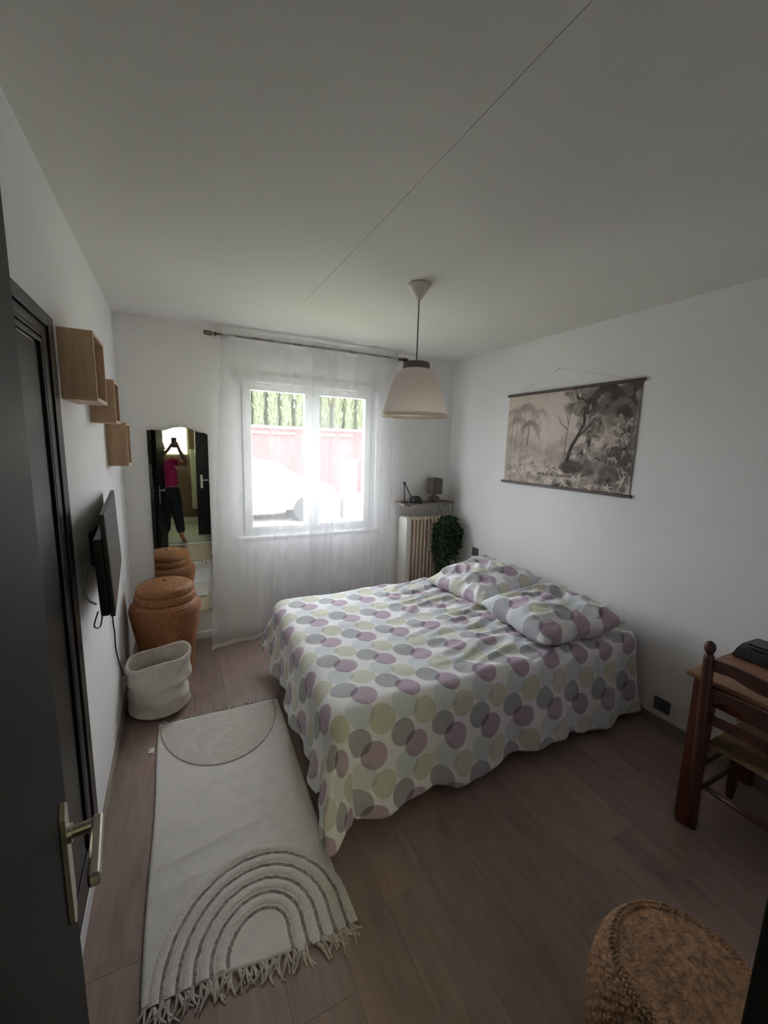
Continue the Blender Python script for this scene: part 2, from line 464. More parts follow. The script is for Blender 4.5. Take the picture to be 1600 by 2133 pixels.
# laminate floor, plank by plank (planks run from the doorway to the window wall)
fl = thing('floor', (0, 0, 0), 'grey-brown wood laminate floor of the bedroom', 'floor', kind='structure')
MB().box(0, W, 0.0, D, -0.05, -0.012).build('underlay', M_blackflat, fl)
pw, pl = 0.192, 1.285
i = 0; x = 0.0
while x < W - 0.005:
    x1 = min(W, x + pw)
    y = -((i * 0.43) % 1.0) * pl
    while y < D:
        a, c = max(0.0, y), min(D, y + pl)
        if c - a > 0.02:
            MB().box(x + 0.00025, x1 - 0.00025, a + 0.00025, c - 0.00025, -0.012, 0.0, 0.0006, seg=1).build('plank', M_plank, fl)
        y += pl
    x = x1; i += 1

struct(MB().box(0.0, 0.012, 1.745, D, 0.0, 0.062, 0.003).build('baseboard_left', M_base), 'low taupe baseboard along the left wall under the television', 'baseboard')
struct(MB().box(W - 0.012, W, 0.13, D, 0.0, 0.062, 0.003).build('baseboard_right', M_base), 'low taupe baseboard along the right wall by the desk', 'baseboard')
struct(MB().box(0.013, W - 0.013, D - 0.012, D, 0.0, 0.062, 0.003).build('baseboard_far', M_whitetrim), 'low white baseboard under the window', 'baseboard')

# built-in closet with dark panelled door on the left wall
cl = thing('door_1', (0, 1.0, 0.08), 'glossy black panelled closet door set in the left wall', 'door', kind='structure')
CN, CF = 0.93, 1.735
b = MB()
b.box(0.0, 0.016, CF - 0.07, CF, 0.075, 2.015, 0.003).box(0.0, 0.016, CN, CN + 0.07, 0.075, 2.015, 0.003)
b.box(0.0, 0.016, CN + 0.07, CF - 0.07, 1.975, 2.015, 0.003)
b.build('door_frame', M_black, cl)
b = MB()
b.box(0.0, 0.010, CF - 0.132, CF - 0.074, 0.08, 1.971, 0.002).box(0.0, 0.010, CN + 0.074, CN + 0.132, 0.08, 1.971, 0.002)
b.box(0.0, 0.010, CN + 0.132, CF - 0.132, 1.945, 1.971, 0.002).box(0.0, 0.010, CN + 0.132, CF - 0.132, 0.08, 0.2, 0.002)
b.build('door_rail', M_black, cl)
b = MB()
for q0, q1 in ((0.136, 0.146), (0.152, 0.166)):
    b.box(0.0, 0.014, CF - q1, CF - q0, 0.204, 1.941 - (q0 - 0.136), 0.003)
    b.box(0.0, 0.014, CN + q0, CN + q1, 0.204, 1.941 - (q0 - 0.136), 0.003)
    b.box(0.0, 0.014, CN + q1, CF - q1, 1.941 - q1 + 0.136, 1.941 - q0 + 0.136, 0.003)
b.build('moulding', M_black, cl)
MB().box(0.0, 0.005, CN + 0.17, CF - 0.17, 0.204, 1.905).build('door_panel', M_black, cl)
struct(MB().box(0.0, 0.010, CN, CF, 0.0, 0.073, 0.002).build('trim_1', M_whitetrim), 'white plinth strip under the black closet door', 'trim')

# room door leaf, opened flat towards the left wall
dl = thing('door_2', (0.20, 0.14, 0), 'black bedroom door standing open beside the viewer, nickel lever handle', 'door', kind='structure')
hx, hy, fx, fy = 0.200, 0.140, 0.134, 0.862
dv = Vector((fx - hx, fy - hy, 0)).normalized(); dn = Vector((dv.y, -dv.x, 0))   # dn points into the room
def leafpt(s, n, z):     # s along the leaf from hinge, n off its room face
    p = Vector((hx, hy, 0)) + dv * s + dn * n
    return (p.x, p.y, z)
LM = Matrix(((dv.x, dn.x, 0, hx), (dv.y, dn.y, 0, hy), (0, 0, 1, 0), (0, 0, 0, 1)))
LL = math.hypot(fx - hx, fy - hy)
MB().box(0, LL, -0.038, 0, 0.008, 2.03, 0.003, rot=LM).build('door_leaf', M_leaf, dl)
hd = thing('door_handle', (0, 0, 0), 'brushed nickel lever handle on long plate', None)
bpy.data.objects.remove(hd)
S = LL - 0.065; HZ = 0.955
b = MB()
prof = [(S - 0.020, HZ - 0.165), (S, HZ - 0.185), (S + 0.020, HZ - 0.165), (S + 0.020, HZ + 0.045), (S, HZ + 0.065), (S - 0.020, HZ + 0.045)]
vsA = []
b.prism([(u, v) for u, v in prof], 'y', 0.0005, 0.008)
bmesh.ops.transform(b.bm, matrix=LM, verts=b.bm.verts)
plate = b.build('handle_plate', M_chrome, dl)
b = MB()
b.tube([leafpt(S, 0.008, HZ), leafpt(S, 0.014, HZ)], 0.016, 16)
b.tube([leafpt(S, 0.012, HZ), leafpt(S, 0.052, HZ)], 0.0105, 14)
b.box(S - 0.118, S + 0.011, 0.042, 0.060, HZ - 0.0115, HZ + 0.0115, 0.004, rot=LM)
b.build('lever', M_chrome, plate, smooth=False)
b = MB()
b.prism([(u, v) for u, v in prof], 'y', -0.046, -0.0385)
bmesh.ops.transform(b.bm, matrix=LM, verts=b.bm.verts)
b.tube([leafpt(S, -0.046, HZ), leafpt(S, -0.085, HZ)], 0.010, 12)
b.box(S - 0.118, S + 0.011, -0.096, -0.080, HZ - 0.011, HZ + 0.011, 0.004, rot=LM)
b.build('back_handle', M_chrome, dl)

b = MB()
b.box(0.945, 0.972, -0.075, 0.153, 0, 2.06, 0.002).box(0.972, 1.04, 0.1205, 0.153, 0, 2.10, 0.002).box(0.972, 1.04, -0.075, -0.0605, 0, 2.10, 0.002)
b.box(0.119, 0.150, -0.075, 0.138, 0, 2.06, 0.002).box(0.05, 0.119, 0.1205, 0.138, 0, 2.10, 0.002).box(0.05, 0.119, -0.075, -0.0605, 0, 2.10, 0.002)
b.box(0.119, 0.972, -0.075, 0.138, 2.035, 2.06, 0.002)
struct(b.build('trim_2', M_blackflat), 'black door frame around the doorway, seen at the right edge', 'door frame')
struct(MB().box(0.151, 0.944, -0.04, 0.0, -0.02, 0.006, 0.002).build('trim_3', M_whitetrim), 'pale threshold bar across the doorway', 'trim')

# ------------------------------------------------------------------ hallway behind the viewer (seen in the mirror)
HX0, HX1, HY = -0.0, 1.9, -1.95
hf = thing('floor', (0, -1, 0), 'pale grey-green tiled hallway floor beyond the doorway', 'floor', kind='structure')
MB().box(0, HX1, HY, -0.04, -0.06, -0.013).build('tile_bed', M_pillar, hf)
for i in range(5):
    for j in range(5):
        y0, y1 = -0.042 - 0.4 * (j + 1), -0.042 - 0.4 * j
        y0 = max(y0, HY)
        MB().box(0.002 + 0.4 * i, 0.398 + 0.4 * i - (0.1 if i == 4 else 0), y0 + 0.002, y1 - 0.002, -0.013, 0.0, 0.001, seg=1).build('tile', M_tile, hf)
b = MB()
HWX0, HWX1, HWZ0, HWZ1 = -0.0, 0.60, 1.345, 2.10
b.box(0, HX1, HY - 0.15, HY, 0, HWZ0).box(0, HX1, HY - 0.15, HY, HWZ1, H).box(HWX1, HX1, HY - 0.15, HY, HWZ0, HWZ1)
b.box(HX1, HX1 + 0.1, HY - 0.15, -0.06, 0, H)
struct(b.build('wall_hall', M_hallwall), 'brown hallway wall below the bright window, seen in the mirror', 'wall')
wn = thing('window_2', (0.3, HY, HWZ0), 'bright frosted hallway window seen in the mirror', 'window', kind='structure')
MB().box(HWX0 + 0.002, HWX1 - 0.002, HY - 0.10, HY - 0.094, HWZ0 + 0.002, HWZ1 - 0.002).build('pane', M_frost, wn)
b = MB()
b.box(HWX1 - 0.03, HWX1, HY - 0.11, HY - 0.05, HWZ0, HWZ1).box(HWX0, HWX1 - 0.03, HY - 0.11, HY - 0.05, HWZ1 - 0.03, HWZ1).box(HWX0, HWX1 - 0.03, HY - 0.11, HY - 0.05, HWZ0, HWZ0 + 0.02)
b.build('window_frame', M_pillar, wn)
struct(MB().box(0.62, 0.73, HY + 0.001, HY + 0.05, 0.28, 1.46, 0.006).build('trim_4', M_pillar), 'pale upright hallway panel right of the mirrored window', 'panel')
struct(MB().box(0.001, 1.88, HY + 0.001, HY + 0.016, 0.001, 0.11, 0.003).build('baseboard_hall', M_pillar), 'pale skirting at the foot of the brown hallway wall', 'baseboard')
d3 = thing('door_3', (0.66, -0.62, 0), 'second black door standing open in the hallway, seen at right in the mirror', 'door', kind='structure')
MB().box(0.66, 1.40, -0.66, -0.62, 0.01, 2.04, 0.003).build('door_leaf', M_black, d3)
b = MB().box(0.72, 0.76, -0.62, -0.612, 0.83, 1.06, 0.003).build('handle_plate', M_chrome, d3)
MB().tube([(0.74, -0.612, 0.97), (0.74, -0.57, 0.97)], 0.010, 12).box(0.73, 0.85, -0.576, -0.56, 0.96, 0.98, 0.004).build('lever', M_chrome, b)

# ------------------------------------------------------------------ window and curtain
wn = thing('window_1', (1.43, D, WZ0), 'white two-casement window behind the sheer curtains', 'window', kind='structure')
b = MB()
y0, y1 = D + 0.03, D + 0.09
b.box(WX0, WX0 + 0.05, y0, y1, WZ0, WZ1 - 0.075, 0.004).box(WX1 - 0.05, WX1, y0, y1, WZ0, WZ1 - 0.075, 0.004)
b.box(WX0 + 0.05, WX1 - 0.05, y0, y1, WZ0, WZ0 + 0.045, 0.004)
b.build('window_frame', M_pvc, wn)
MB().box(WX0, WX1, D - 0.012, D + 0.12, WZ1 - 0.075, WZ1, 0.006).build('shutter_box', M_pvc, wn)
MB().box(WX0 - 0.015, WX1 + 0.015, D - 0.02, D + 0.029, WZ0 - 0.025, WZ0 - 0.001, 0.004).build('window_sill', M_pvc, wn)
for gx0, gx1 in ((0.920, 1.374), (1.508, 1.945)):
    gz0, gz1 = 0.925, 2.062
    sx0, sx1 = (WX0 + 0.051, 1.4405) if gx0 < 1.2 else (1.4415, WX1 - 0.051)
    b = MB()
    b.box(sx0, gx0, D + 0.016, D + 0.075, 0.885, 2.119, 0.005).box(gx1, sx1, D + 0.016, D + 0.075, 0.885, 2.119, 0.005)
    b.box(gx0, gx1, D + 0.016, D + 0.075, 0.885, gz0, 0.005).box(gx0, gx1, D + 0.016, D + 0.075, gz1, 2.119, 0.005)
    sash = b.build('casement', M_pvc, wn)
    MB().box(gx0, gx1, D + 0.045, D + 0.049, gz0, gz1).build('pane', M_glass, sash)
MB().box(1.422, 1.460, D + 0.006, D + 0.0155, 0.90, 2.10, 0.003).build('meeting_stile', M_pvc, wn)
b = MB()
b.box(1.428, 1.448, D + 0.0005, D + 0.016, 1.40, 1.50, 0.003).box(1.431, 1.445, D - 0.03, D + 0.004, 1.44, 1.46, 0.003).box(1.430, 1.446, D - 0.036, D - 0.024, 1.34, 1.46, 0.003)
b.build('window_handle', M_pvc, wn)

rodt = thing('curtain_rod', (1.44, 3.47, 2.43), 'thin curtain rod with turned brown finials above the window', 'curtain rod')
MB().tube([(0.66, 3.47, 2.432), (2.235, 3.47, 2.428)], 0.009, 12).build('rod', M_rodbrown, rodt)
for s_, x0, mm in ((-1, 0.665, M_rodbrown), (1, 2.225, M_rodwood)):
    b = MB()
    b.tube([(x0, 3.47, 2.43), (x0 + s_ * 0.012, 3.47, 2.43), (x0 + s_ * 0.02, 3.47, 2.43), (x0 + s_ * 0.028, 3.47, 2.43), (x0 + s_ * 0.036, 3.47, 2.43), (x0 + s_ * 0.085, 3.47, 2.43), (x0 + s_ * 0.09, 3.47, 2.43)],
           [0.016, 0.016, 0.009, 0.009, 0.018, 0.017, 0.012], 14)
    b.build('finial', mm, rodt)
for bx in (0.715, 2.19):
    MB().box(bx - 0.008, bx + 0.008, 3.482, D - 0.001, 2.415, 2.437, 0.002).build('bracket', M_rodbrown, rodt)

def curtain(xt0, xt1, xb0, xb1, ph, flare0, nf, label, yoff):
    def fn(s, t):              # s across, t down from the top
        z = 2.472 - 2.455 * t
        x = (xt0 + (xt1 - xt0) * s) * (1 - t) + (xb0 + (xb1 - xb0) * s) * t
        n = noise.noise(Vector((s * 2.6 + ph, t * 0.5, ph)))
        amp = 0.005 + 0.024 * min(1, t * 1.6)
        w = math.sin(2 * PI * nf * s + ph + 2.6 * n) + 0.22 * math.sin(2 * PI * nf * 2.3 * s + 1.7 * ph + 2 * n)
        w = math.copysign(abs(w) ** 1.5, w)
        amp2 = 0.0035 if t < 0.04 else amp
        y = 3.455 + yoff + amp2 * w
        if t < 0.03: y = 3.458 + yoff * 0.3 - 0.003 * w
        y -= flare0 * (1 - s) ** 2.2 * t ** 3
        x += 0.008 * math.cos(2 * PI * nf * s + ph) * t
        return Vector((x, min(y, 3.535), z))
    o = MB().grid(fn, 150, 90, uv=lambda s, t: (s * (xt1 - xt0) * 1.3, 2.455 * (1 - t))).build('curtain', M_voile, None, smooth=True)
    return tag(o, label, 'curtain', 'sheer curtains at the window')
curtain(0.70, 1.63, 0.53, 1.56, 0.4, 0.20, 2.6, 'left white sheer curtain panel, its hem flaring onto the floor beside the mirror', 0.0)
curtain(1.40, 2.20, 1.36, 2.17, 2.1, 0.0, 2.8, 'right white sheer curtain panel, ending beside the radiator', -0.012)
b = MB()
def hdr(s, t):
    x = 0.74 + (2.165 - 0.74) * s
    a = -0.4 * PI + 1.8 * PI * t
    rr = 0.016 + 0.0025 * math.sin(55 * x) + 0.0015 * math.sin(131 * x + 1)
    return Vector((x, 3.47 + rr * math.sin(a), 2.43 + rr * 1.15 * math.cos(a)))
hp = b.grid(hdr, 160, 14).build('rod_sleeve', mat('sleeve_cotton', (0.62, 0.60, 0.58), 0.9, bump=0.4, bscale=90), rodt, smooth=True)
hp['label'] = 'gathered white fabric sleeve over the rod'

# ------------------------------------------------------------------ mirror
mr = thing('mirror', (0.376, D - 0.02, 0.25), 'tall frameless wall mirror with arched top left of the window', 'mirror')
pts = [(0.168, 0.25), (0.583, 0.25), (0.583, 1.688), (0.560, 1.700), (0.520, 1.703)]
for k in range(1, 10):
    a = k / 10
    pts.append((0.520 - a * 0.25, 1.703 + 0.036 * math.sin(PI * a) + 0.0 * a))
pts += [(0.270, 1.708), (0.205, 1.710), (0.168, 1.706)]
MB().prism(pts, 'y', D - 0.019, D - 0.001).build('backing', M_blackflat, mr)
cx_, cz_ = 0.3755, 0.98
pts2 = [(cx_ + (p[0] - cx_) * 0.985, cz_ + (p[1] - cz_) * 0.996) for p in pts]
MB().prism(pts2, 'y', D - 0.022, D - 0.0195).build('mirror_glass', M_mirror, mr)
for p in ((0.395, 1.737), (0.575, 0.74), (0.574, 0.27)):
    MB().box(p[0] - 0.007, p[0] + 0.007, D - 0.028, D - 0.0005, p[1] - 0.008, p[1] + 0.010, 0.002).build('clip', M_chrome, mr)

# ------------------------------------------------------------------ cube shelves on the left wall
def cube(y0, y1, z0, z1, dep, label):
    t = thing('cube_shelf', (0, (y0 + y1) / 2, z0), label, 'shelf', 'open wooden cube shelves on the left wall')
    k = 0.012
    MB().box(0.001, dep, y0, y0 + k, z0, z1).build('side_panel', M_oak, t)
    MB().box(0.001, dep, y1 - k, y1, z0, z1).build('side_panel', M_oak, t)
    MB().box(0.001, dep, y0 + k, y1 - k, z1 - k, z1).build('top_panel', M_oak, t)
    MB().box(0.001, dep, y0 + k, y1 - k, z0, z0 + k).build('bottom_panel', M_oak, t)
    b = MB()
    b.box(dep, dep + 0.0012, y0, y0 + k, z0, z1).box(dep, dep + 0.0012, y1 - k, y1, z0, z1)
    b.box(dep, dep + 0.0012, y0 + k, y1 - k, z0, z0 + k).box(dep, dep + 0.0012, y0 + k, y1 - k, z1 - k, z1)
    b.box(0.001, dep, y0, y1, z0 - 0.0012, z0)
    tag(b.build('edge_band', M_oakedge, t), 'pale raw edges')
    return t
cube(1.845, 2.095, 1.775, 2.016, 0.104, 'largest open oak cube shelf, highest and nearest on the left wall')
cube(2.385, 2.56, 1.714, 1.915, 0.102, 'middle open oak cube shelf, below and behind the largest one')
cube(2.845, 3.04, 1.483, 1.730, 0.102, 'lowest open oak cube shelf, farthest along the left wall near the mirror')

# ------------------------------------------------------------------ television
tv = thing('television', (0.07, 2.18, 0.94), 'black flat television angled on a bracket on the left wall', 'television')
nx_, ny_, fx_, fy_ = 0.112, 1.77, 0.052, 2.605       # near and far ends of the screen face
ev = Vector((fx_ - nx_, fy_ - ny_, 0)); TW = ev.length; ev.normalize(); en = Vector((ev.y, -ev.x, 0))
tilt = Matrix.Rotation(math.radians(1.6), 4, 'X')
TM = Matrix(((ev.x, en.x, 0, nx_), (ev.y, en.y, 0, ny_), (0, 0, 1, 0.975), (0, 0, 0, 1))) @ Matrix(((1, 0, 0, 0), (0, 1, -0.03, 0.006), (0, 0, 1, 0), (0, 0, 0, 1)))
MB().box(0, TW, -0.016, 0, 0, 0.392, 0.003, rot=TM).build('screen_panel', M_tv, tv)
MB().box(0.008, TW - 0.008, 0.0002, 0.001, 0.020, 0.384, rot=TM).build('screen', M_screen, tv)
MB().box(0.004, TW - 0.1, -0.046, -0.0165, 0.004, 0.30, 0.006, rot=TM).build('back_housing', M_tv, tv)
b = MB()
b.box(0.001, 0.010, 2.10, 2.26, 1.08, 1.24, 0.002)
b.box(0.010, 0.024, 2.14, 2.20, 1.12, 1.20, 0.002)
b.build('wall_bracket', M_tv, tv)
def cord(name, pts, r, m, label, parent=None, n=8):
    # smooth the polyline with Catmull-Rom
    P = [Vector(p) for p in pts]; out = []
    for i in range(len(P) - 1):
        p0, p1, p2, p3 = P[max(i - 1, 0)], P[i], P[i + 1], P[min(i + 2, len(P) - 1)]
        for k in range(n):
            t = k / n
            out.append(0.5 * ((2 * p1) + (p2 - p0) * t + (2 * p0 - 5 * p1 + 4 * p2 - p3) * t * t + (3 * p1 - p0 - 3 * p2 + p3) * t ** 3))
    out.append(P[-1])
    o = MB().tube(out, r, 6).build(name, m, parent, smooth=True)
    if label: o['label'] = label
    return o
tag(cord('power_cable', [(0.04, 2.50, 0.96), (0.012, 2.51, 0.80), (0.010, 2.50, 0.68), (0.010, 2.525, 0.60), (0.010, 2.52, 0.52), (0.010, 2.56, 0.44), (0.010, 2.63, 0.35), (0.010, 2.72, 0.24)], 0.004, M_cable, None), 'thin black cable hanging from the television down the left wall', 'cable')
cord('aerial_cable', [(0.045, 1.99, 1.10), (0.012, 1.95, 1.135), (0.012, 1.885, 1.10), (0.012, 1.89, 1.02), (0.03, 1.95, 0.97)], 0.005, M_greycable, 'grey looped aerial cable', tv)
cord('cable_loop', [(0.05, 1.86, 0.97), (0.03, 1.88, 0.905), (0.04, 1.95, 0.875), (0.05, 1.985, 0.95)], 0.003, M_cable, None, tv)

# ------------------------------------------------------------------ tall lidded wicker basket
BC = (0.245, 3.095, 0)
tb = thing('laundry_basket', BC, 'tall brown wicker basket with domed lid in the far left corner', 'basket')
prof = []
nrow = 46
ctrl = [(0.0, 0.150), (0.02, 0.158), (0.15, 0.168), (0.30, 0.190), (0.42, 0.212), (0.48, 0.222), (0.51, 0.222), (0.535, 0.212), (0.552, 0.192)]
def interp(c, z):
    for (z0, r0), (z1, r1) in zip(c, c[1:]):
        if z <= z1: return r0 + (r1 - r0) * (z - z0) / (z1 - z0)
    return c[-1][1]
n = nrow * 4
for i in range(n + 1):
    z = 0.002 + 0.55 * i / n
    prof.append((interp(ctrl, z) + 0.0028 * math.sin(2 * PI * i / 4), z))
MB().lathe(prof, BC, 96, fn=lambda i, th, r: r + 0.0016 * math.sin(th * 46 + (i // 4 % 2) * PI)).build('basket_body', M_wicker, tb, smooth=True)
lid = [(0.100, 0.545), (0.183, 0.553), (0.190, 0.562), (0.190, 0.592), (0.184, 0.602), (0.176, 0.606), (0.176, 0.612), (0.180, 0.618), (0.180, 0.640), (0.172, 0.655), (0.150, 0.668), (0.11, 0.678), (0.06, 0.683), (0.02, 0.685)]
fine = []
for (r0, z0), (r1, z1) in zip(lid, lid[1:]):
    for k in range(5):
        t = k / 5; fine.append((r0 + (r1 - r0) * t + 0.0012 * math.sin(k * 2.6), z0 + (z1 - z0) * t))
fine.append(lid[-1])
lidob = MB().lathe(fine, BC, 96, fn=lambda i, th, r: r * (1 + 0.006 * math.sin(th * 40 + (i // 2 % 2) * PI))).build('basket_lid', M_wicker, tb, smooth=True)
MB().lathe([(0.012, 0.684), (0.012, 0.694), (0.004, 0.699)], BC, 16).build('lid_knob', M_wicker, lidob, smooth=True)

# ------------------------------------------------------------------ soft cream knitted basket
bgc = Vector((0.195, 2.680, 0.0))
def bag_shape(inner):
    off = 0.014 if inner else 0.0
    pr = [(0.02, 0.004), (0.09, 0.003), (0.135, 0.008), (0.160, 0.03)] if not inner else []
    zs = [0.03 + (0.335 - 0.03) * k / 60 for k in range(1, 61)]
    for z in zs:
        r = 0.165 + 0.012 * (z / 0.335) - off
        r += 0.0012 * math.sin(2 * PI * z / 0.012) * (0 if inner else 1)
        r += 0.0055 * math.sin(2 * PI * z / 0.105 + 0.8) * (0 if inner else 1)
        pr.append((r, z))
    return pr
def bag_def(i, th, r):
    return r
lean = Matrix(((1, 0, 0.03, 0), (0, 1, -0.03, 0), (0, 0, 1, 0), (0, 0, 0, 1)))
def bagfn(pr):
    def f(i, th, r):
        z = pr[i][1]
        k = min(1, z / 0.33)
        crumple = 0.018 * math.sin(2 * th + 2.5 + 9 * z) * math.sin(PI * min(1, z / 0.25)) + 0.012 * noise.noise(Vector((math.cos(th) * 2, math.sin(th) * 2, z * 14)))
        sag = -0.022 * math.exp(-((z - 0.17) / 0.03) ** 2) * max(0, math.cos(th + 0.25)) + 0.018 * math.exp(-((z - 0.20) / 0.02) ** 2) * max(0, math.cos(th + 0.15))
        return r + crumple * (1 if z > 0.04 else 0) + sag
    return f
bt = thing('storage_basket', bgc, 'low slouching cream knitted basket on the floor by the left wall', 'basket')
def bag_rim(me_b):
    # rim rises toward the wall-far corner
    for v in me_b.bm.verts:
        d = v.co - bgc
        th = math.atan2(d.y, d.x)
        k = max(0, v.co.z / 0.335)
        v.co.z += k * k * (0.030 * math.cos(th - 0.7) + 0.012 * math.sin(3 * th))
        v.co.y = bgc.y + (v.co.y - bgc.y) * (1 - 0.42 * k ** 1.3) + 0.01 * k
        if v.co.x < 0.016: v.co.x = 0.016 + 0.001 * k
po = bag_shape(False); pi_ = bag_shape(True)
b = MB().lathe(po, bgc, 96, fn=bagfn(po), mat=lean, capt=False)
bag_rim(b); b.build('basket_wall', M_bag, bt, smooth=True)
b = MB().lathe(pi_, bgc, 96, fn=bagfn(pi_), mat=lean, capb=True, capt=False)
bag_rim(b)
for v in b.bm.verts:
    if v.co.x < 0.03: v.co.x = 0.03
b.build('lining', M_bag, bt, smooth=True)
b = MB()
ring_o = []
def rimpt(th, rr, dz):
    p = lean @ Vector((bagfn([(0, 0.335)])(0, th, rr) * math.cos(th), bagfn([(0, 0.335)])(0, th, rr) * math.sin(th), 0.335)) + bgc
    kk = p.z / 0.335
    p.z += 0.030 * math.cos(th - 0.7) + 0.012 * math.sin(3 * th) + dz
    p.y = bgc.y + (p.y - bgc.y) * (1 - 0.42 * kk ** 1.3) + 0.01 * kk
    p.x = max(p.x, 0.024)
    return p
b.tube([rimpt(2 * PI * k / 64, 0.172, 0.0) for k in range(65)], 0.0085, 8, cap=False)
b.build('rim', M_bag, bt, smooth=True)

# ------------------------------------------------------------------ rug
rg = thing('rug', (0.51, 1.8, 0), 'cream cotton runner with tufted rainbow arches and fringes beside the bed', 'rug')
RX0, RX1, RY0, RY1 = 0.185, 0.855, 1.140, 2.480
def rug_xy(s, t):
    x0 = 0.184 + 0.012 * t - 0.004 * math.sin(9 * t); x1 = 0.822 + 0.048 * t - 0.014 * math.exp(-((t - 0.22) / 0.03) ** 2) * (1 if t < 0.22 else 0.3)
    y0 = 1.140 - 0.055 * s + 0.006 * math.sin(7 * s); y1 = 2.490 - 0.018 * s
    return x0 + (x1 - x0) * s, y0 + (y1 - y0) * t
def rug_z(x, y):
    z = 0.0085
    for (yy, a, w, sl) in ((1.50, 0.0035, 0.014, 0.10), (1.62, 0.004, 0.016, 0.16), (1.75, 0.0025, 0.02, -0.05), (1.95, 0.0025, 0.03, 0.1)):
        z += a * math.exp(-((y - yy - sl * (x - 0.5)) / w) ** 2)
    return z + 0.0015 * noise.noise(Vector((x * 8, y * 8, 0)))
def rug_fn(s, t):
    x, y = rug_xy(s, t); return Vector((x, y, rug_z(x, y)))
ro = MB().grid(rug_fn, 60, 120).build('rug_cloth', M_rug, rg, smooth=True)
solid(ro, 0.007, -1.0)
AC = Vector((0.522, 1.125))
def arch(r, w, h, m, name, legs=True):
    pts = []
    rx = r
    for k in range(41):
        a = PI * k / 40
        jit = 0.0035 * noise.noise(Vector((k * 0.9, r * 40, 1)))
        pts.append((AC.x + 0.05 + (rx + jit) * math.cos(a) * 0.98 - 0.05 + 0.02 * math.sin(a), AC.y + 0.03 + (r * 1.02 + jit) * math.sin(a) * 1.05))
    left = pts[-1]; rightp = pts[0]
    end_l = [(left[0], left[1] - q) for q in (0.02, 0.035)]; end_r = [(rightp[0], rightp[1] - q) for q in (0.075, 0.04)]
    P = end_r + pts + end_l[:1]
    b = MB()
    L_ = []
    for i, p in enumerate(P):
        q0 = Vector(P[max(0, i - 1)]); q1 = Vector(P[min(len(P) - 1, i + 1)]); t = (q1 - q0).normalized(); nn = Vector((-t.y, t.x))
        row = []
        for u, zz in ((-1, 0.0), (-0.6, 0.8), (0, 1), (0.6, 0.8), (1, 0)):
            ww = w * (1 + 0.15 * noise.noise(Vector((i * 0.7, r * 9, u))))
            c = Vector(p) + nn * ww * u
            row.append(b.bm.verts.new((c.x, c.y, rug_z(c.x, c.y) + 0.0002 + h * zz)))
        L_.append(row)
    for i in range(len(L_) - 1):
        for j in range(4):
            b.bm.faces.new((L_[i][j], L_[i + 1][j], L_[i + 1][j + 1], L_[i][j + 1]))
    return b.build(name, m, rg, smooth=True)
radii = [0.100, 0.150, 0.199, 0.246, 0.291]
for k, r in enumerate(radii):
    arch(r, 0.0058, 0.0016, M_rugline, 'arch_line')
for r in (0.125, 0.175, 0.2225, 0.268, 0.312):
    arch(r, 0.014, 0.0045, M_rugtuft, 'arch_pile')
# tufted half disc at the far end with its darker outline
def hd(s, t):
    a = PI + PI * s
    r = t
    x = 0.522 + 0.315 * r * math.cos(a); y = 2.462 + 0.43 * r * math.sin(a)
    return Vector((x, y, rug_z(x, y) + 0.0004 + 0.0045 * (1 - r ** 8) + 0.0012 * noise.noise(Vector((x * 60, y * 60, 3)))))
MB().grid(hd, 60, 24).build('half_disc_pile', mat('half_disc_tuft', (0.66, 0.61, 0.57), 0.95, var=0.10, scale=45, bump=0.9, bscale=240), rg, smooth=True)
b = MB()
b.tube([(0.522 + 0.318 * math.cos(PI + PI * k / 60), 2.462 + 0.434 * math.sin(PI + PI * k / 60), 0.0105) for k in range(61)], 0.0028, 6)
b.build('half_disc_outline', mat('outline_tuft', (0.46, 0.42, 0.38), 0.95), rg, smooth=True)
# fringe: each tassel a part, four shared meshes
tass = []
for v in range(4):
    b = MB()
    for st in range(3):
        a0 = rnd.uniform(-0.25, 0.25); ln = rnd.uniform(0.045, 0.065)
        p = [(0.002 * (st - 1), 0, 0.007)]
        for k in range(1, 5):
            f = k / 4
            p.append((0.002 * (st - 1) + ln * f * math.sin(a0 + 0.5 * f * (st - 1)), -ln * f, 0.006 - 0.0018 * f + 0.0025 * math.sin(3 * f + st)))
        b.tube(p, [0.0036, 0.0046, 0.0042, 0.0036, 0.0022], 5)
    o = b.build('tassel', M_fringe, None)
    tass.append(o.data); bpy.data.objects.remove(o)
def tassel(x, y, ang, sc):
    o = bpy.data.objects.new('tassel', rnd.choice(tass)); COL.objects.link(o)
    o.parent = rg; o.matrix_parent_inverse = Matrix.Translation(-Vector(rg.location))
    o.location = (x, y, 0); o.rotation_euler = (0, 0, ang); o.scale = (sc, sc, 1)
for k in range(30):
    s = (k + 0.5) / 30
    x, y = rug_xy(s, 0); tassel(x, y, rnd.uniform(-0.55, 0.55) + (0.5 if s > 0.75 else 0), rnd.uniform(0.85, 1.25))
for k in range(26):
    s = (k + 0.5) / 26
    x, y = rug_xy(s, 1); tassel(x, y, PI + rnd.uniform(-0.9, 0.9), rnd.uniform(0.45, 0.75))

# scrap of paper
b = MB()
sv = [Vector((0.163, 2.287, 0.0))]
b.grid(lambda s, t: Vector((0.150 + 0.026 * s + 0.006 * noise.noise(Vector((s * 3, t * 3, 1))), 2.270 + 0.034 * t, 0.002 + 0.012 * abs(noise.noise(Vector((s * 4, t * 4, 5)))) + 0.006 * s * t)), 6, 6)
o = b.build('paper_scrap', M_paper); solid(o, 0.0006)
tag(o, 'tiny crumpled white paper scrap on the floor left of the rug', 'paper')

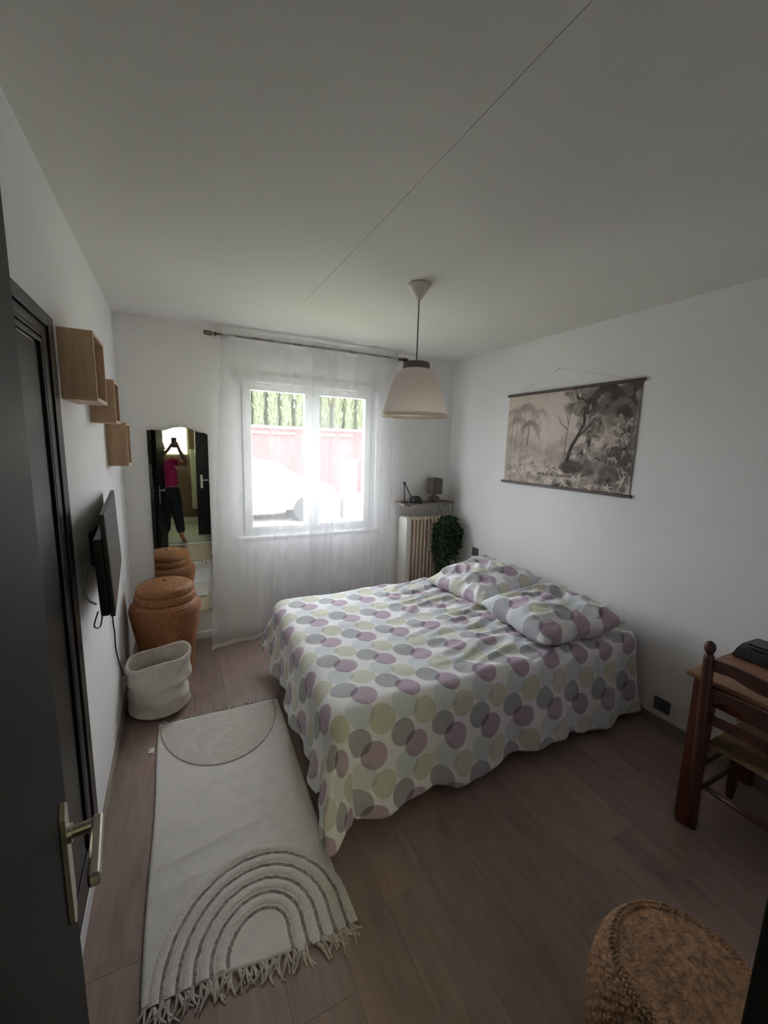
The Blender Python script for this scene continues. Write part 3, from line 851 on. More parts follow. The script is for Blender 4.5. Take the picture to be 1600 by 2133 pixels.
# ------------------------------------------------------------------ bed, duvet, pillows
bd = thing('bed', (1.93, 2.16, 0), 'double bed against the right wall, hidden under the dotted duvet', 'bed')
MB().box(0.985, 2.90, 1.52, 2.80, 0.14, 0.29, 0.012).build('bed_base', M_bedbase, bd)
MB().box(0.975, 2.90, 1.51, 2.81, 0.291, 0.495, 0.035, seg=4).build('mattress', M_mattress, bd)
for x, y in ((1.04, 1.58), (1.04, 2.74), (2.84, 1.58), (2.84, 2.74)):
    MB().tube([(x, y, 0.0), (x, y, 0.14)], [0.020, 0.026], 14).build('leg', M_metalgrey, bd)

AL, BN, BF, AR = 0.955, 1.50, 2.81, 2.86
DLs, DNr, DFr = 0.41, 0.505, 0.36
def fold_noise(a, b_, k): return noise.noise(Vector((a * k, b_ * k, 2.3 * k)))
def duvet(u, v):
    a = AL - DLs + (AR - AL + DLs) * u
    b_ = BN - DNr + (BF - BN + DNr + DFr) * v
    da = max(0.0, AL - a)
    near = b_ < BN
    db = max(0.0, BN - b_) if near else max(0.0, b_ - BF)
    if da > 0 and db > 0:
        q = 1 - 0.15 * (2 * min(da, db) / (da + db)) ** 0.7
        da *= q; db *= q
    d = math.hypot(da, db)
    ac, bc = max(a, AL), min(max(b_, BN), BF)
    # bed is very slightly skewed: far left corner sits further right
    ac += 0.045 * (bc - 1.5) / 1.3 * (1 - (ac - AL) / 2.0)
    rr = 0.075
    lim = rr * PI / 2
    corner = (da > 0 and db > 0)
    k = 0.16 + (0.20 * (2 * min(da, db) / (da + db + 1e-6)) if corner else 0)
    if a > 2.4: k += 0.10 * (a - 2.4)
    if d < lim: off, drop = rr * math.sin(d / rr), rr * (1 - math.cos(d / rr))
    else: off, drop = rr + (d - lim) * k, rr + (d - lim) * math.sqrt(1 - k * k)
    nx, ny = (0, 0)
    if d > 1e-6: nx, ny = -da / d, (-db if near else db) / d
    top = 0.525
    # hanging folds
    along = (a if db >= da else b_)
    frac = min(1, d / 0.4)
    f = 0.018 * math.sin(along * 13 + 2 * fold_noise(a, b_, 1.5)) + 0.010 * math.sin(along * 29 + 1.3 + 3 * fold_noise(b_, a, 2.2))
    off += frac * frac * f
    if near and a > 1.0: off += 0.035 * frac * math.exp(-((a - 1.55) / 0.35) ** 2) * -0.6
    z = top - drop
    # creases and loft
    w = 0.010 * fold_noise(a, b_, 3.0) + 0.006 * fold_noise(a * 0.6, b_ * 1.6, 8.0)
    head = min(1, max(0, (a - 1.45) / 0.5))
    cr = abs(noise.noise(Vector((a * 2.4 + 0.6 * b_, b_ * 8.5 - 1.2 * a, 4.1))))
    w += head * (0.022 * (1 - min(1, cr * 4.0)) + 0.010 * fold_noise(a + 0.3 * b_, b_ * 2.2, 7.5))
    if d > 0: w *= max(0.25, 1 - d * 2)
    z += w
    hem = 0.018 * math.sin(a * 6.5 + 0.8) + 0.012 * math.sin(a * 15)
    if near: z += hem * frac ** 3
    else: z += 0.01 * math.sin(b_ * 17) * frac ** 3
    zmin = 0.022
    if z < zmin:
        ex = zmin - z; z = zmin + 0.006 * abs(math.sin(along * 9)); off += ex * 0.8
    x = ac + nx * off; y = bc + ny * off
    x = min(x, 2.895)
    return Vector((x, y, z))
do = MB().grid(duvet, 190, 170, uv=lambda u, v: (AL - DLs + (AR - AL + DLs) * u, BN - DNr + (BF - BN + DNr + DFr) * v)).build('duvet', M_dots, None, smooth=True)
solid(do, 0.012, 0.0)
tag(do, 'white duvet printed with mauve, grey and olive discs draped over the bed', 'duvet')

def pillow(c, sx, sy, h, rz, ty, tx, label, ph, dent):
    b = MB()
    Rm = Matrix.Translation(c) @ Matrix.Rotation(rz, 4, 'Z') @ Matrix.Rotation(ty, 4, 'Y') @ Matrix.Rotation(tx, 4, 'X')
    def P(u, v, s):
        a, c_ = 2 * u - 1, 2 * v - 1
        e = max(0, 1 - abs(a) ** 3.2) ** 0.55 * max(0, 1 - abs(c_) ** 3.2) ** 0.55
        pin = 1 + 0.05 * (abs(a) * abs(c_)) ** 2 - 0.035 * (1 - abs(a * c_)) * max(abs(a), abs(c_)) ** 4
        z = s * h * 0.5 * e
        z += 0.030 * e * noise.noise(Vector((a * 1.8 + ph, c_ * 1.8, s)))
        cr = abs(noise.noise(Vector((a * 2.2 + ph * 2, c_ * 3.0 + a, ph))))
        z += s * e * 0.026 * (1 - min(1, cr * 3.2)) ** 1.3 + 0.010 * e * noise.noise(Vector((a * 5 + ph, c_ * 5, 3 * s)))
        if s > 0 and dent: z -= dent * math.exp(-((a - 0.25) / 0.18) ** 2 - ((c_ + 0.35) / 0.5) ** 2)
        z += 0.012 * noise.noise(Vector((a * 3 + ph, c_ * 3, 9))) * max(abs(a), abs(c_)) ** 3
        q = Rm @ Vector((a * sx / 2 * pin, c_ * sy / 2 * pin, z))
        q.x = min(q.x, W - 0.004); q.z = max(q.z, 0.545)
        return q
    uvf = lambda u, v: (c.x + (u - 0.5) * sx + 0.03 + ph * 0.13, c.y + (v - 0.5) * sy + ph * 0.21)
    b.grid(lambda u, v: P(u, v, 1), 56, 56, uv=uvf)
    b.grid(lambda u, v: P(u, v, -1), 56, 56, uv=uvf)
    bmesh.ops.remove_doubles(b.bm, verts=b.bm.verts, dist=0.0004)
    o = b.build('pillow', M_dots, None, smooth=True)
    return tag(o, label, 'pillow', 'pillows at the head of the bed')
pillow(Vector((2.47, 2.42, 0.632)), 0.62, 0.60, 0.19, 0.12, -0.16, 0.0, 'far square dotted pillow, leaning in the corner by the radiator', 0.0, 0.0)
pillow(Vector((2.44, 1.73, 0.632)), 0.64, 0.56, 0.20, -0.06, -0.05, 0.03, 'near dotted pillow with a deep crease, close to the desk', 1.0, 0.085)

# ------------------------------------------------------------------ radiator, hanging plant, shelf and lamps
rd = thing('radiator', (2.54, 3.49, 0.10), 'cream column radiator under the small shelf in the far right corner', 'radiator')
x = 2.375; k = 0
while x < 2.79:
    b = MB()
    for yy in (3.405, 3.445, 3.485):
        b.tube([(x, yy, 0.12), (x, yy, 0.935)], 0.0125, 10)
    b.tube([(x, 3.40, 0.935), (x, 3.445, 0.945), (x, 3.49, 0.935)], 0.0165, 10).tube([(x, 3.40, 0.115), (x, 3.49, 0.115)], 0.0165, 10)
    b.build('radiator_column', M_rad, rd, smooth=True)
    x += 0.0425; k += 1
for zz in (0.93, 0.12): MB().tube([(2.3585, 3.445, zz), (2.80, 3.445, zz)], 0.014, 12).build('header_pipe', M_rad, rd)
prof = [(3.375, 0.10), (3.535, 0.10), (3.535, 0.93), (3.52, 0.955), (3.50, 0.962), (3.40, 0.962), (3.385, 0.955), (3.375, 0.93)]
MB().prism([(u, v) for u, v in prof], 'x', 2.318, 2.358).build('end_panel', M_radend, rd)
for xx in (2.40, 2.74):
    MB().box(xx - 0.01, xx + 0.01, 3.47, D - 0.001, 0.2, 0.23, 0.002).build('wall_bracket', M_rad, rd)
    MB().tube([(xx, 3.445, 0.0), (xx, 3.445, 0.10)], 0.012, 10).build('foot', M_rad, rd)
hm = thing('humidifier', (2.595, 3.37, 0.60), 'slim beige water container hung on the radiator columns', 'humidifier')
MB().box(2.560, 2.630, 3.362, 3.382, 0.61, 0.82, 0.006).build('container', mat('beige_ceramic', (0.56, 0.48, 0.375), 0.4), hm)
MB().tube([(2.595, 3.372, 0.815), (2.595, 3.382, 0.90), (2.595, 3.41, 0.968), (2.595, 3.445, 0.962)], 0.003, 6).build('hook', M_metalgrey, hm)

sh = thing('wall_shelf', (2.57, 3.47, 1.085), 'short grey-brown wall shelf above the radiator', 'shelf')
MB().box(2.285, 2.875, 3.385, D - 0.001, 1.080, 1.098, 0.002).build('shelf_board', M_shelfwood, sh)
for xx in (2.37, 2.79):
    MB().box(xx - 0.012, xx + 0.012, 3.43, D - 0.001, 1.066, 1.0795, 0.002).build('bracket', M_lampblack, sh)

dk = thing('desk_lamp', (2.44, 3.46, 1.098), 'black jointed desk lamp folded down on the wall shelf', 'lamp')
MB().lathe([(0.035, 1.0991), (0.035, 1.106), (0.008, 1.112)], (2.335, 3.47, 0), 24).build('base', M_lampblack, dk)
MB().tube([(2.335, 3.47, 1.108), (2.325, 3.47, 1.295)], 0.006, 8).build('arm', M_lampblack, dk)
MB().tube([(2.325, 3.465, 1.295), (2.412, 3.46, 1.140)], 0.0055, 8).build('arm', M_lampblack, dk)
MB().tube([(2.325, 3.455, 1.294), (2.325, 3.480, 1.294)], 0.010, 10).build('joint', M_lampblack, dk)
dm = [(0.062, 1.0995), (0.0625, 1.115), (0.058, 1.134), (0.045, 1.152), (0.026, 1.163), (0.006, 1.167)]
MB().lathe(dm, (2.455, 3.455, 0), 32).build('lamp_head', M_lampblack, dk, smooth=True)

tl = thing('table_lamp', (2.68, 3.47, 1.098), 'small taupe table lamp with square shade and round base on the wall shelf', 'lamp')
MB().lathe([(0.032, 1.0991), (0.049, 1.106), (0.057, 1.122), (0.055, 1.138), (0.042, 1.154), (0.018, 1.163), (0.010, 1.168), (0.010, 1.186)], (2.68, 3.47, 0), 32).build('base', M_lampbase, tl, smooth=True)
b = MB()
def frus(z0, z1, h0, h1, th):
    for i in range(4):
        a0, a1 = PI / 4 + PI / 2 * i, PI / 4 + PI / 2 * (i + 1)
        q = []
        for (zz, hh) in ((z0, h0), (z1, h1)):
            for t_ in (0, -th):
                for a in (a0, a1):
                    q.append(b.bm.verts.new((2.68 + (hh + t_) * 1.414 * math.cos(a), 3.47 + (hh + t_) * 1.414 * math.sin(a), zz)))
        o0, o1, i0, i1, O0, O1, I0, I1 = q
        for f in ((o0, o1, O1, O0), (i0, I0, I1, i1), (o0, i0, i1, o1), (O0, O1, I1, I0)):
            b.bm.faces.new(f)
frus(1.180, 1.335, 0.056, 0.056, 0.003)
b.build('lamp_shade', M_lampgrey, tl)
cord('flex', [(2.735, 3.43, 1.112), (2.80, 3.40, 1.104), (2.845, 3.375, 1.098), (2.842, 3.37, 1.03), (2.830, 3.38, 0.93), (2.835, 3.40, 0.80)], 0.0035, M_lampblack, None, tl)

hp = thing('hanging_plant', (2.73, 3.33, 0.30), 'bushy dark green trailing plant hanging between radiator and corner', 'plant')
MB().lathe([(0.03, 0.86), (0.05, 0.87), (0.062, 0.93), (0.064, 0.945), (0.058, 0.945), (0.05, 0.90), (0.02, 0.885)], (2.735, 3.30, 0), 24).build('pot', M_lampblack, hp, smooth=True)
cord('hanging_cord', [(2.69, 3.33, 0.945), (2.70, 3.36, 1.0), (2.665, 3.382, 1.085)], 0.002, M_lampblack, None, hp)
cord('hanging_cord', [(2.78, 3.33, 0.945), (2.785, 3.36, 1.0), (2.79, 3.382, 1.085)], 0.002, M_lampblack, None, hp)
bl = MB(); bs = MB()
r2 = random.Random(11)
for k in range(84):
    a = r2.uniform(0, 2 * PI); sp = r2.uniform(0.01, 0.115)
    ln = r2.uniform(0.25, 0.72) * (1.0 if sp < 0.08 else 0.65)
    P = []
    for q in range(9):
        t = q / 8
        px = 2.745 + math.cos(a) * (0.04 + sp * min(1, t * 2.2)) + 0.016 * math.sin(5 * t + k)
        py = 3.30 + math.sin(a) * (0.04 + 0.8 * sp * min(1, t * 2.2)) * 0.85
        P.append((min(px, W - 0.03), min(py, 3.36 if px < 2.81 else 3.5), 0.955 + 0.03 * math.sin(PI * min(1, t * 4)) - ln * max(0, t - 0.06)))
    bs.tube(P, 0.0016, 4)
    for q in range(52):
        t = r2.uniform(0.02, 1); i = min(7, int(t * 8)); f = t * 8 - i
        p = Vector(P[i]).lerp(Vector(P[i + 1]), f)
        dr = Vector((r2.uniform(-1, 1), r2.uniform(-1, 0.6), r2.uniform(-1.3, 0.25))).normalized()
        sd = dr.cross(Vector((r2.uniform(-1, 1), r2.uniform(-1, 1), r2.uniform(-1, 1)))).normalized()
        l_ = r2.uniform(0.020, 0.045); w_ = l_ * 0.20
        e = p + dr * l_
        if e.x > W - 0.012: continue
        m_ = p + dr * l_ * 0.5
        bl.bm.faces.new([bl.bm.verts.new(p), bl.bm.verts.new(m_ + sd * w_), bl.bm.verts.new(e), bl.bm.verts.new(m_ - sd * w_)])
bs.build('stems', M_stem, hp)
lo = bl.build('foliage', M_plant, hp); lo['kind'] = 'stuff'

# ------------------------------------------------------------------ wall sockets
sw = thing('wall_socket', (W, 3.065, 0.65), 'grey square light switch on the right wall above the far pillow', 'switch')
swp = MB().box(W - 0.010, W - 0.0005, 3.022, 3.107, 0.610, 0.692, 0.003).build('cover_plate', M_grille, sw)
MB().box(W - 0.013, W - 0.0102, 3.036, 3.093, 0.624, 0.678, 0.002).build('rocker', M_grille, swp)
so = thing('wall_socket', (W, 1.255, 0.14), 'dark grey double socket low on the right wall beside the desk', 'socket')
sop = MB().box(W - 0.012, W - 0.0005, 1.208, 1.300, 0.102, 0.182, 0.003).build('cover_plate', M_socketc, so)
for yy in (1.234, 1.276):
    MB().tube([(W - 0.0125, yy, 0.142), (W - 0.0145, yy, 0.142)], 0.016, 20).build('outlet', M_grille if yy > 1.25 else M_socketc, sop)

# ------------------------------------------------------------------ jungle print hanging on the right wall
ps = thing('wall_hanging', (W, 2.19, 1.37), 'sepia jungle print canvas on dark rods hanging on the right wall', 'poster')
PY0, PY1, PZ0, PZ1 = 1.618, 2.745, 1.372, 2.090
def paint():
    nw, nh = 440, 280
    g = np.random.default_rng(5)
    yy, xx = np.mgrid[0:nh, 0:nw]; X = xx / nw; Y = yy / nh           # Y up, X from left of the print
    def sm(sc, seed):
        q = np.random.default_rng(seed).random((int(nh / sc) + 3, int(nw / sc) + 3))
        fx = X * nw / sc; fy = Y * nh / sc
        i0 = fx.astype(int); j0 = fy.astype(int); u = fx - i0; v = fy - j0
        u = u * u * (3 - 2 * u); v = v * v * (3 - 2 * v)
        return (q[j0, i0] * (1 - u) + q[j0, i0 + 1] * u) * (1 - v) + (q[j0 + 1, i0] * (1 - u) + q[j0 + 1, i0 + 1] * u) * v
    T = 0.90 - 0.03 * sm(60, 1)
    def dab(cx, cy, rx, ry, val, al, soft=0.5):
        nonlocal T
        d = ((X - cx) / rx) ** 2 + ((Y - cy) / ry) ** 2
        mk = np.clip((1 - d) / soft, 0, 1) * al
        T = T * (1 - mk) + val * mk
    def stroke(pts, w0, w1, val, al):
        n = len(pts)
        for i in range(n - 1):
            (x0, y0), (x1, y1) = pts[i], pts[i + 1]
            st = max(2, int(math.hypot((x1 - x0) * nw, (y1 - y0) * nh) / 1.2))
            for k in range(st):
                t = k / st; f = (i + t) / (n - 1); w = w0 + (w1 - w0) * f
                cx, cy = x0 + (x1 - x0) * t, y0 + (y1 - y0) * t
                r = max(w, 0.8)
                ix0, ix1 = int(max(0, cx * nw - r - 1)), int(min(nw, cx * nw + r + 2)); iy0, iy1 = int(max(0, cy * nh - r - 1)), int(min(nh, cy * nh + r + 2))
                if ix1 <= ix0 or iy1 <= iy0: continue
                sub = T[iy0:iy1, ix0:ix1]
                d = (xx[iy0:iy1, ix0:ix1] - cx * nw) ** 2 + (yy[iy0:iy1, ix0:ix1] - cy * nh) ** 2
                mk = np.clip(r + 0.6 - np.sqrt(d), 0, 1) * al
                sub[:] = sub * (1 - mk) + val * mk
    def palm(cx, cy, sz, val, al, nfr=15, trunk=None):
        if trunk: stroke([(cx, cy), (cx - 0.004, (cy + trunk) / 2), (cx - 0.012, trunk)], 1.4, 2.2, val * 0.8, al)
        for k in range(nfr):
            a = PI * (-0.15 + 1.3 * k / (nfr - 1)); ln = sz * g.uniform(0.7, 1.1)
            pts = []
            for q in range(7):
                t = q / 6
                pts.append((cx + math.cos(a) * ln * t * 0.75, cy + math.sin(a) * ln * t * 0.9 - 0.9 * ln * t * t))
            stroke(pts, 1.0, 0.8, val, al)
            for q in range(1, 7):
                for s_ in (-1, 1):
                    x0, y0 = pts[q]; stroke([(x0, y0), (x0 + s_ * 0.012, y0 - 0.05 * sz / 0.15 * g.uniform(0.6, 1.2))], 1.3, 0.7, val, al * 0.6)
    # hazy distance
    for k in range(60): dab(g.uniform(0, 0.6), g.uniform(0.2, 0.5), g.uniform(0.03, 0.09), g.uniform(0.03, 0.10), g.uniform(0.58, 0.8), 0.28)
    dab(0.36, 0.60, 0.17, 0.25, 0.93, 0.8, 1.0)
    palm(0.17, 0.86, 0.20, 0.60, 0.40, 17, 0.42); palm(0.10, 0.72, 0.17, 0.62, 0.35, 15, 0.35); palm(0.22, 0.68, 0.15, 0.55, 0.45, 15, 0.42); palm(0.06, 0.82, 0.14, 0.66, 0.3, 13, 0.4); palm(0.31, 0.80, 0.12, 0.72, 0.3, 13)
    for k in range(26): stroke([(g.uniform(0.02, 0.3), 0.30), (g.uniform(0.02, 0.3), g.uniform(0.4, 0.6))], 0.8, 0.7, 0.6, 0.35)
    # dense right-hand growth
    for k in range(150):
        cx = 1 - abs(g.normal(0, 0.22)); cy = g.uniform(0.05, 1.0)
        if cx < 0.55: continue
        dab(cx, cy, g.uniform(0.02, 0.06), g.uniform(0.03, 0.09), g.uniform(0.32, 0.70), 0.6)
    for k in range(40): dab(g.uniform(0.66, 0.98), g.uniform(0.72, 1.0), g.uniform(0.02, 0.07), g.uniform(0.04, 0.1), g.uniform(0.28, 0.5), 0.6)
    # trunks
    stroke([(0.56, 0.28), (0.585, 0.42), (0.635, 0.55), (0.665, 0.66), (0.655, 0.80), (0.60, 0.90), (0.57, 1.0)], 5.5, 3.5, 0.33, 0.85)
    stroke([(0.63, 0.52), (0.70, 0.62), (0.74, 0.72)], 3, 1.2, 0.38, 0.7)
    stroke([(0.535, 0.30), (0.545, 0.60), (0.56, 0.84)], 1.4, 1.0, 0.45, 0.8); stroke([(0.54, 0.60), (0.49, 0.66), (0.46, 0.74)], 1.6, 0.9, 0.45, 0.8); stroke([(0.545, 0.66), (0.52, 0.78)], 1.2, 0.8, 0.5, 0.7)
    stroke([(0.955, 0.55), (0.96, 1.0)], 3.5, 3.5, 0.35, 0.7)
    for k in range(30): dab(g.uniform(0.50, 0.66), g.uniform(0.80, 0.97), g.uniform(0.012, 0.03), g.uniform(0.015, 0.04), g.uniform(0.4, 0.62), 0.6)
    palm(0.80, 0.98, 0.16, 0.34, 0.7, 15); palm(0.90, 0.84, 0.13, 0.5, 0.6, 13)
    # foreground foliage
    for k in range(130):
        cx, cy = g.uniform(0.0, 1.0), abs(g.normal(0, 0.16))
        dab(cx, cy, g.uniform(0.015, 0.05), g.uniform(0.02, 0.05), (0.66 if cx < 0.45 else 0.48) + g.uniform(-0.18, 0.18), 0.55)
    dab(0.60, 0.22, 0.10, 0.09, 0.34, 0.85); dab(0.72, 0.22, 0.06, 0.10, 0.36, 0.75); dab(0.78, 0.27, 0.05, 0.09, 0.62, 0.6); dab(0.92, 0.33, 0.10, 0.08, 0.35, 0.7); dab(0.88, 0.18, 0.11, 0.09, 0.42, 0.6)
    def leafburst(cx, cy, n, ln, val):
        for k in range(n):
            a = g.uniform(0, 2 * PI); l_ = ln * g.uniform(0.5, 1)
            stroke([(cx, cy), (cx + math.cos(a) * l_ * 0.5, cy + math.sin(a) * l_ * 0.75), (cx + math.cos(a) * l_, cy + math.sin(a) * l_ * 1.2 - 0.02)], 2.4, 0.7, val * g.uniform(0.9, 1.1), 0.8)
    for (cx, cy, v) in ((0.88, 0.60, 0.78), (0.92, 0.52, 0.74), (0.86, 0.44, 0.76), (0.95, 0.64, 0.7), (0.84, 0.53, 0.72), (0.90, 0.68, 0.66)): leafburst(cx, cy, 16, 0.06, v)
    for (cx, cy) in ((0.55, 0.06), (0.66, 0.10), (0.86, 0.05), (0.95, 0.12), (0.40, 0.05), (0.74, 0.03)): leafburst(cx, cy, 10, 0.07, 0.84)
    for k in range(60): leafburst(g.uniform(0.6, 1.0), g.uniform(0.1, 0.9), 3, 0.04, g.uniform(0.3, 0.75))
    for k in range(16): leafburst(g.uniform(0.0, 0.5), g.uniform(0.02, 0.3), 4, 0.04, g.uniform(0.5, 0.8))
    for k in range(12): dab(0.31 + 0.027 * k, 0.128 - 0.0012 * k, 0.035, 0.045, 0.80, 0.55, 1.0)
    T = np.clip(T * (0.94 + 0.12 * sm(3, 9)), 0.16, 0.95)
    return nw, nh, T
nw, nh, T = paint()
ink, paper = np.array(L(48, 36, 34)), np.array(L(226, 212, 202))
t_ = np.clip((T - 0.25) / 0.68, 0, 1)[..., None] ** 1.35
RGB = ink * (1 - t_) + paper * t_
b = MB()
vs = [[b.bm.verts.new((W - 0.006 - 0.004 * math.sin(PI * j / nh), PY1 - (PY1 - PY0) * i / (nw - 1), PZ0 + (PZ1 - PZ0) * j / (nh - 1))) for i in range(nw)] for j in range(nh)]
for j in range(nh - 1):
    for i in range(nw - 1):
        b.bm.faces.new((vs[j][i], vs[j][i + 1], vs[j + 1][i + 1], vs[j + 1][i]))
po = b.build('print', M_print, ps)
ca = po.data.color_attributes.new('print', 'FLOAT_COLOR', 'POINT')
ca.data.foreach_set('color', np.concatenate([RGB, np.ones((nh, nw, 1))], axis=2).reshape(-1).astype(np.float32))
for zz, y0, y1 in ((PZ1, 1.602, 2.758), (PZ0, 1.602, 2.768)):
    MB().box(W - 0.020, W - 0.0005, y0, y1, zz - 0.010, zz + 0.010, 0.003).build('rod', M_rodwood, ps)
MB().tube([(W - 0.012, 1.68, PZ1 + 0.01), (W - 0.006, 2.255, 2.246), (W - 0.012, 2.66, PZ1 + 0.01)], 0.0013, 5).build('string', M_string, ps)
MB().tube([(W - 0.001, 2.255, 2.247), (W - 0.012, 2.255, 2.249)], 0.003, 8).build('nail', M_metalgrey, ps)
ty = 2.375
for word in ('MYRETIR', 'GARDN'):
    fc = bpy.data.curves.new('lettering', 'FONT'); fc.body = word; fc.size = 0.031; fc.space_character = 1.35; fc.extrude = 0.0003
    fo = bpy.data.objects.new('tmp', fc); COL.objects.link(fo)
    bpy.context.view_layer.update()
    me = bpy.data.meshes.new_from_object(fo.evaluated_get(bpy.context.evaluated_depsgraph_get()))
    bpy.data.objects.remove(fo)
    wd = max(v.co.x for v in me.vertices)
    me.transform(Matrix(((0, 0, -1, W - 0.0112), (-1, 0, 0, ty), (0, 1, 0, 1.452), (0, 0, 0, 1))))
    me.materials.append(M_ink)
    lt = bpy.data.objects.new('lettering', me); COL.objects.link(lt); adopt(lt, po)
    lt['kind'] = 'stuff'
    ty -= wd + 0.028

# ------------------------------------------------------------------ pendant lamp
pd = thing('pendant_lamp', (1.553, 2.032, H), 'cream dome pendant lamp hanging from the ceiling over the bed', 'lamp')
pc = (1.553, 2.032, 0)
MB().lathe([(0.060, 2.4995), (0.062, 2.493), (0.056, 2.482), (0.019, 2.432), (0.016, 2.424), (0.010, 2.420)], pc, 40).build('ceiling_rose', M_rose, pd, smooth=True)
MB().tube([(1.553, 2.032, 2.424), (1.553, 2.032, 2.100)], 0.0035, 8).build('flex', M_cord, pd)
MB().lathe([(0.012, 2.104), (0.066, 2.100), (0.073, 2.096), (0.074, 2.064), (0.060, 2.062)], pc, 48).build('shade_cap', M_shadecap, pd)
ctrl = [(0.073, 2.064), (0.090, 2.054), (0.112, 2.030), (0.128, 1.995), (0.145, 1.950), (0.162, 1.895), (0.174, 1.850), (0.181, 1.824)]
so_ = MB().lathe(ctrl, pc, 96, fn=lambda i, th, r: r * (1 + 0.004 * math.sin(th * 36)), capb=False, capt=False).build('shade', M_shade, pd, smooth=True)
ri = MB().lathe([(0.1805, 1.825), (0.183, 1.820), (0.1835, 1.810), (0.180, 1.806)], pc, 96, capb=False, capt=False).build('shade_rim', M_shaderim, so_, smooth=True)
solid(ri, 0.003, -1)
hol = MB().lathe([(0.010, 2.07), (0.020, 2.05), (0.020, 1.99), (0.012, 1.985)], pc, 20).build('lamp_holder', M_rose, pd)
MB().lathe([(0.012, 1.985), (0.016, 1.97), (0.028, 1.94), (0.030, 1.92), (0.022, 1.90), (0.006, 1.893)], pc, 24).build('bulb', mat('opal_bulb', (0.8, 0.78, 0.72), 0.3), hol, smooth=True)

# ------------------------------------------------------------------ desk, case, ladder-back chair
dt = thing('desk', (2.6, 0.5, 0), 'small orange-brown pine desk against the right wall', 'desk')
MB().box(2.278, 2.905, 0.135, 0.872, 0.708, 0.730, 0.006).build('desk_top', M_desk, dt)
for x, y in ((2.318, 0.835), (2.318, 0.165), (2.862, 0.835), (2.862, 0.165)):
    xw = 0.040
    b = MB(); 
    b.tube([(x + xw / 2, y - 0.02, 0.001), (x + xw / 2, y - 0.02, 0.05), (x + xw / 2, y - 0.02, 0.707)], [0.038, 0.044, 0.050], 4)
    bmesh.ops.rotate(b.bm, cent=(x + xw / 2, y - 0.02, 0), matrix=Matrix.Rotation(PI / 4, 3, 'Z'), verts=b.bm.verts)
    bmesh.ops.bevel(b.bm, geom=[e for e in b.bm.edges if abs((e.verts[0].co - e.verts[1].co).z) > 0.02], offset=0.006, segments=2, affect='EDGES')
    b.build('leg', M_deskleg, dt)
MB().box(2.325, 2.343, 0.19, 0.79, 0.60, 0.707, 0.002).build('apron', M_deskleg, dt)
MB().box(2.86, 2.878, 0.19, 0.79, 0.60, 0.707, 0.002).build('apron', M_deskleg, dt)
MB().box(2.365, 2.86, 0.806, 0.824, 0.60, 0.707, 0.002).build('apron', M_deskleg, dt)
MB().box(2.365, 2.86, 0.166, 0.184, 0.60, 0.707, 0.002).build('apron', M_deskleg, dt)

cs = thing('flat_case', (2.75, 0.55, 0.731), 'long low black box with a sloped ridged top lying on the desk', 'case')
b = MB()
prof = [(2.615, 0.7315), (2.88, 0.7315), (2.885, 0.748), (2.868, 0.766), (2.83, 0.775), (2.70, 0.775), (2.655, 0.768), (2.620, 0.750), (2.612, 0.740)]
b.prism([(u, v) for u, v in prof], 'y', 0.20, 0.852)
bmesh.ops.bevel(b.bm, geom=[e for e in b.bm.edges], offset=0.004, segments=2, affect='EDGES')
b.build('body', M_case, cs)
MB().box(2.715, 2.80, 0.22, 0.835, 0.7755, 0.780, 0.002).build('top_ridge', M_casetop, cs)
MB().box(2.68, 2.69, 0.23, 0.82, 0.7755, 0.778, 0.001).build('side_ridge', M_casetop, cs)

ch = thing('ladderback_chair', (2.45, 0.60, 0), 'dark red-brown ladder-back chair with rush seat pushed under the desk', 'chair')
CY0, CY1 = 0.395, 0.782
def post_x(z): return 2.338 - 0.105 * (z / 0.9) if z > 0 else 2.338
for yy in (CY1, CY0):
    zs = [0.001, 0.03, 0.10, 0.20, 0.30, 0.43, 0.60, 0.75, 0.838, 0.846, 0.852, 0.858, 0.868, 0.882, 0.897, 0.905, 0.910]
    rs = [0.016, 0.018, 0.020, 0.021, 0.021, 0.022, 0.021, 0.020, 0.019, 0.018, 0.013, 0.012, 0.018, 0.0205, 0.018, 0.012, 0.004]
    MB().tube([(post_x(z), yy, z) for z in zs], rs, 16).build('rear_leg', M_chair, ch, smooth=True)
for yy in (CY1 + 0.012, CY0 - 0.012):
    zs = [0.001, 0.03, 0.08, 0.12, 0.16, 0.30, 0.40, 0.455]
    rs = [0.014, 0.017, 0.021, 0.018, 0.021, 0.021, 0.021, 0.018]
    MB().tube([(2.690, yy, z) for z in zs], rs, 16).build('front_leg', M_chair, ch, smooth=True)
def slat(zt, zb, name):
    b = MB(); n = 24; rows = []
    for i in range(n + 1):
        t = i / n; y = CY1 - 0.012 - (CY1 - CY0 - 0.024) * t
        bow = -0.012 * math.sin(PI * t)
        z0, z1 = zb(t), zt(t)
        rows.append([b.bm.verts.new((post_x(z) + bow + dx, y, z)) for (z, dx) in ((z0, -0.006), (z1, -0.006), (z1, 0.006), (z0, 0.006))])
    for r0, r1 in zip(rows, rows[1:]):
        for k in range(4): b.bm.faces.new((r0[k], r0[(k + 1) % 4], r1[(k + 1) % 4], r1[k]))
    b.bm.faces.new(rows[0][::-1]); b.bm.faces.new(rows[-1])
    b.build(name, M_chair, ch, smooth=False)
w1 = lambda t: math.cos(4 * PI * (t - 0.5)) 
slat(lambda t: 0.836 + 0.012 * math.sin(PI * t) ** 0.5 - 0.008 * math.exp(-((t - 0.5) / 0.12) ** 2), lambda t: 0.790 - 0.010 * math.exp(-((t - 0.5) / 0.18) ** 2) + 0.008 * math.exp(-((t - 0.2) / 0.1) ** 2) + 0.008 * math.exp(-((t - 0.8) / 0.1) ** 2), 'back_slat')
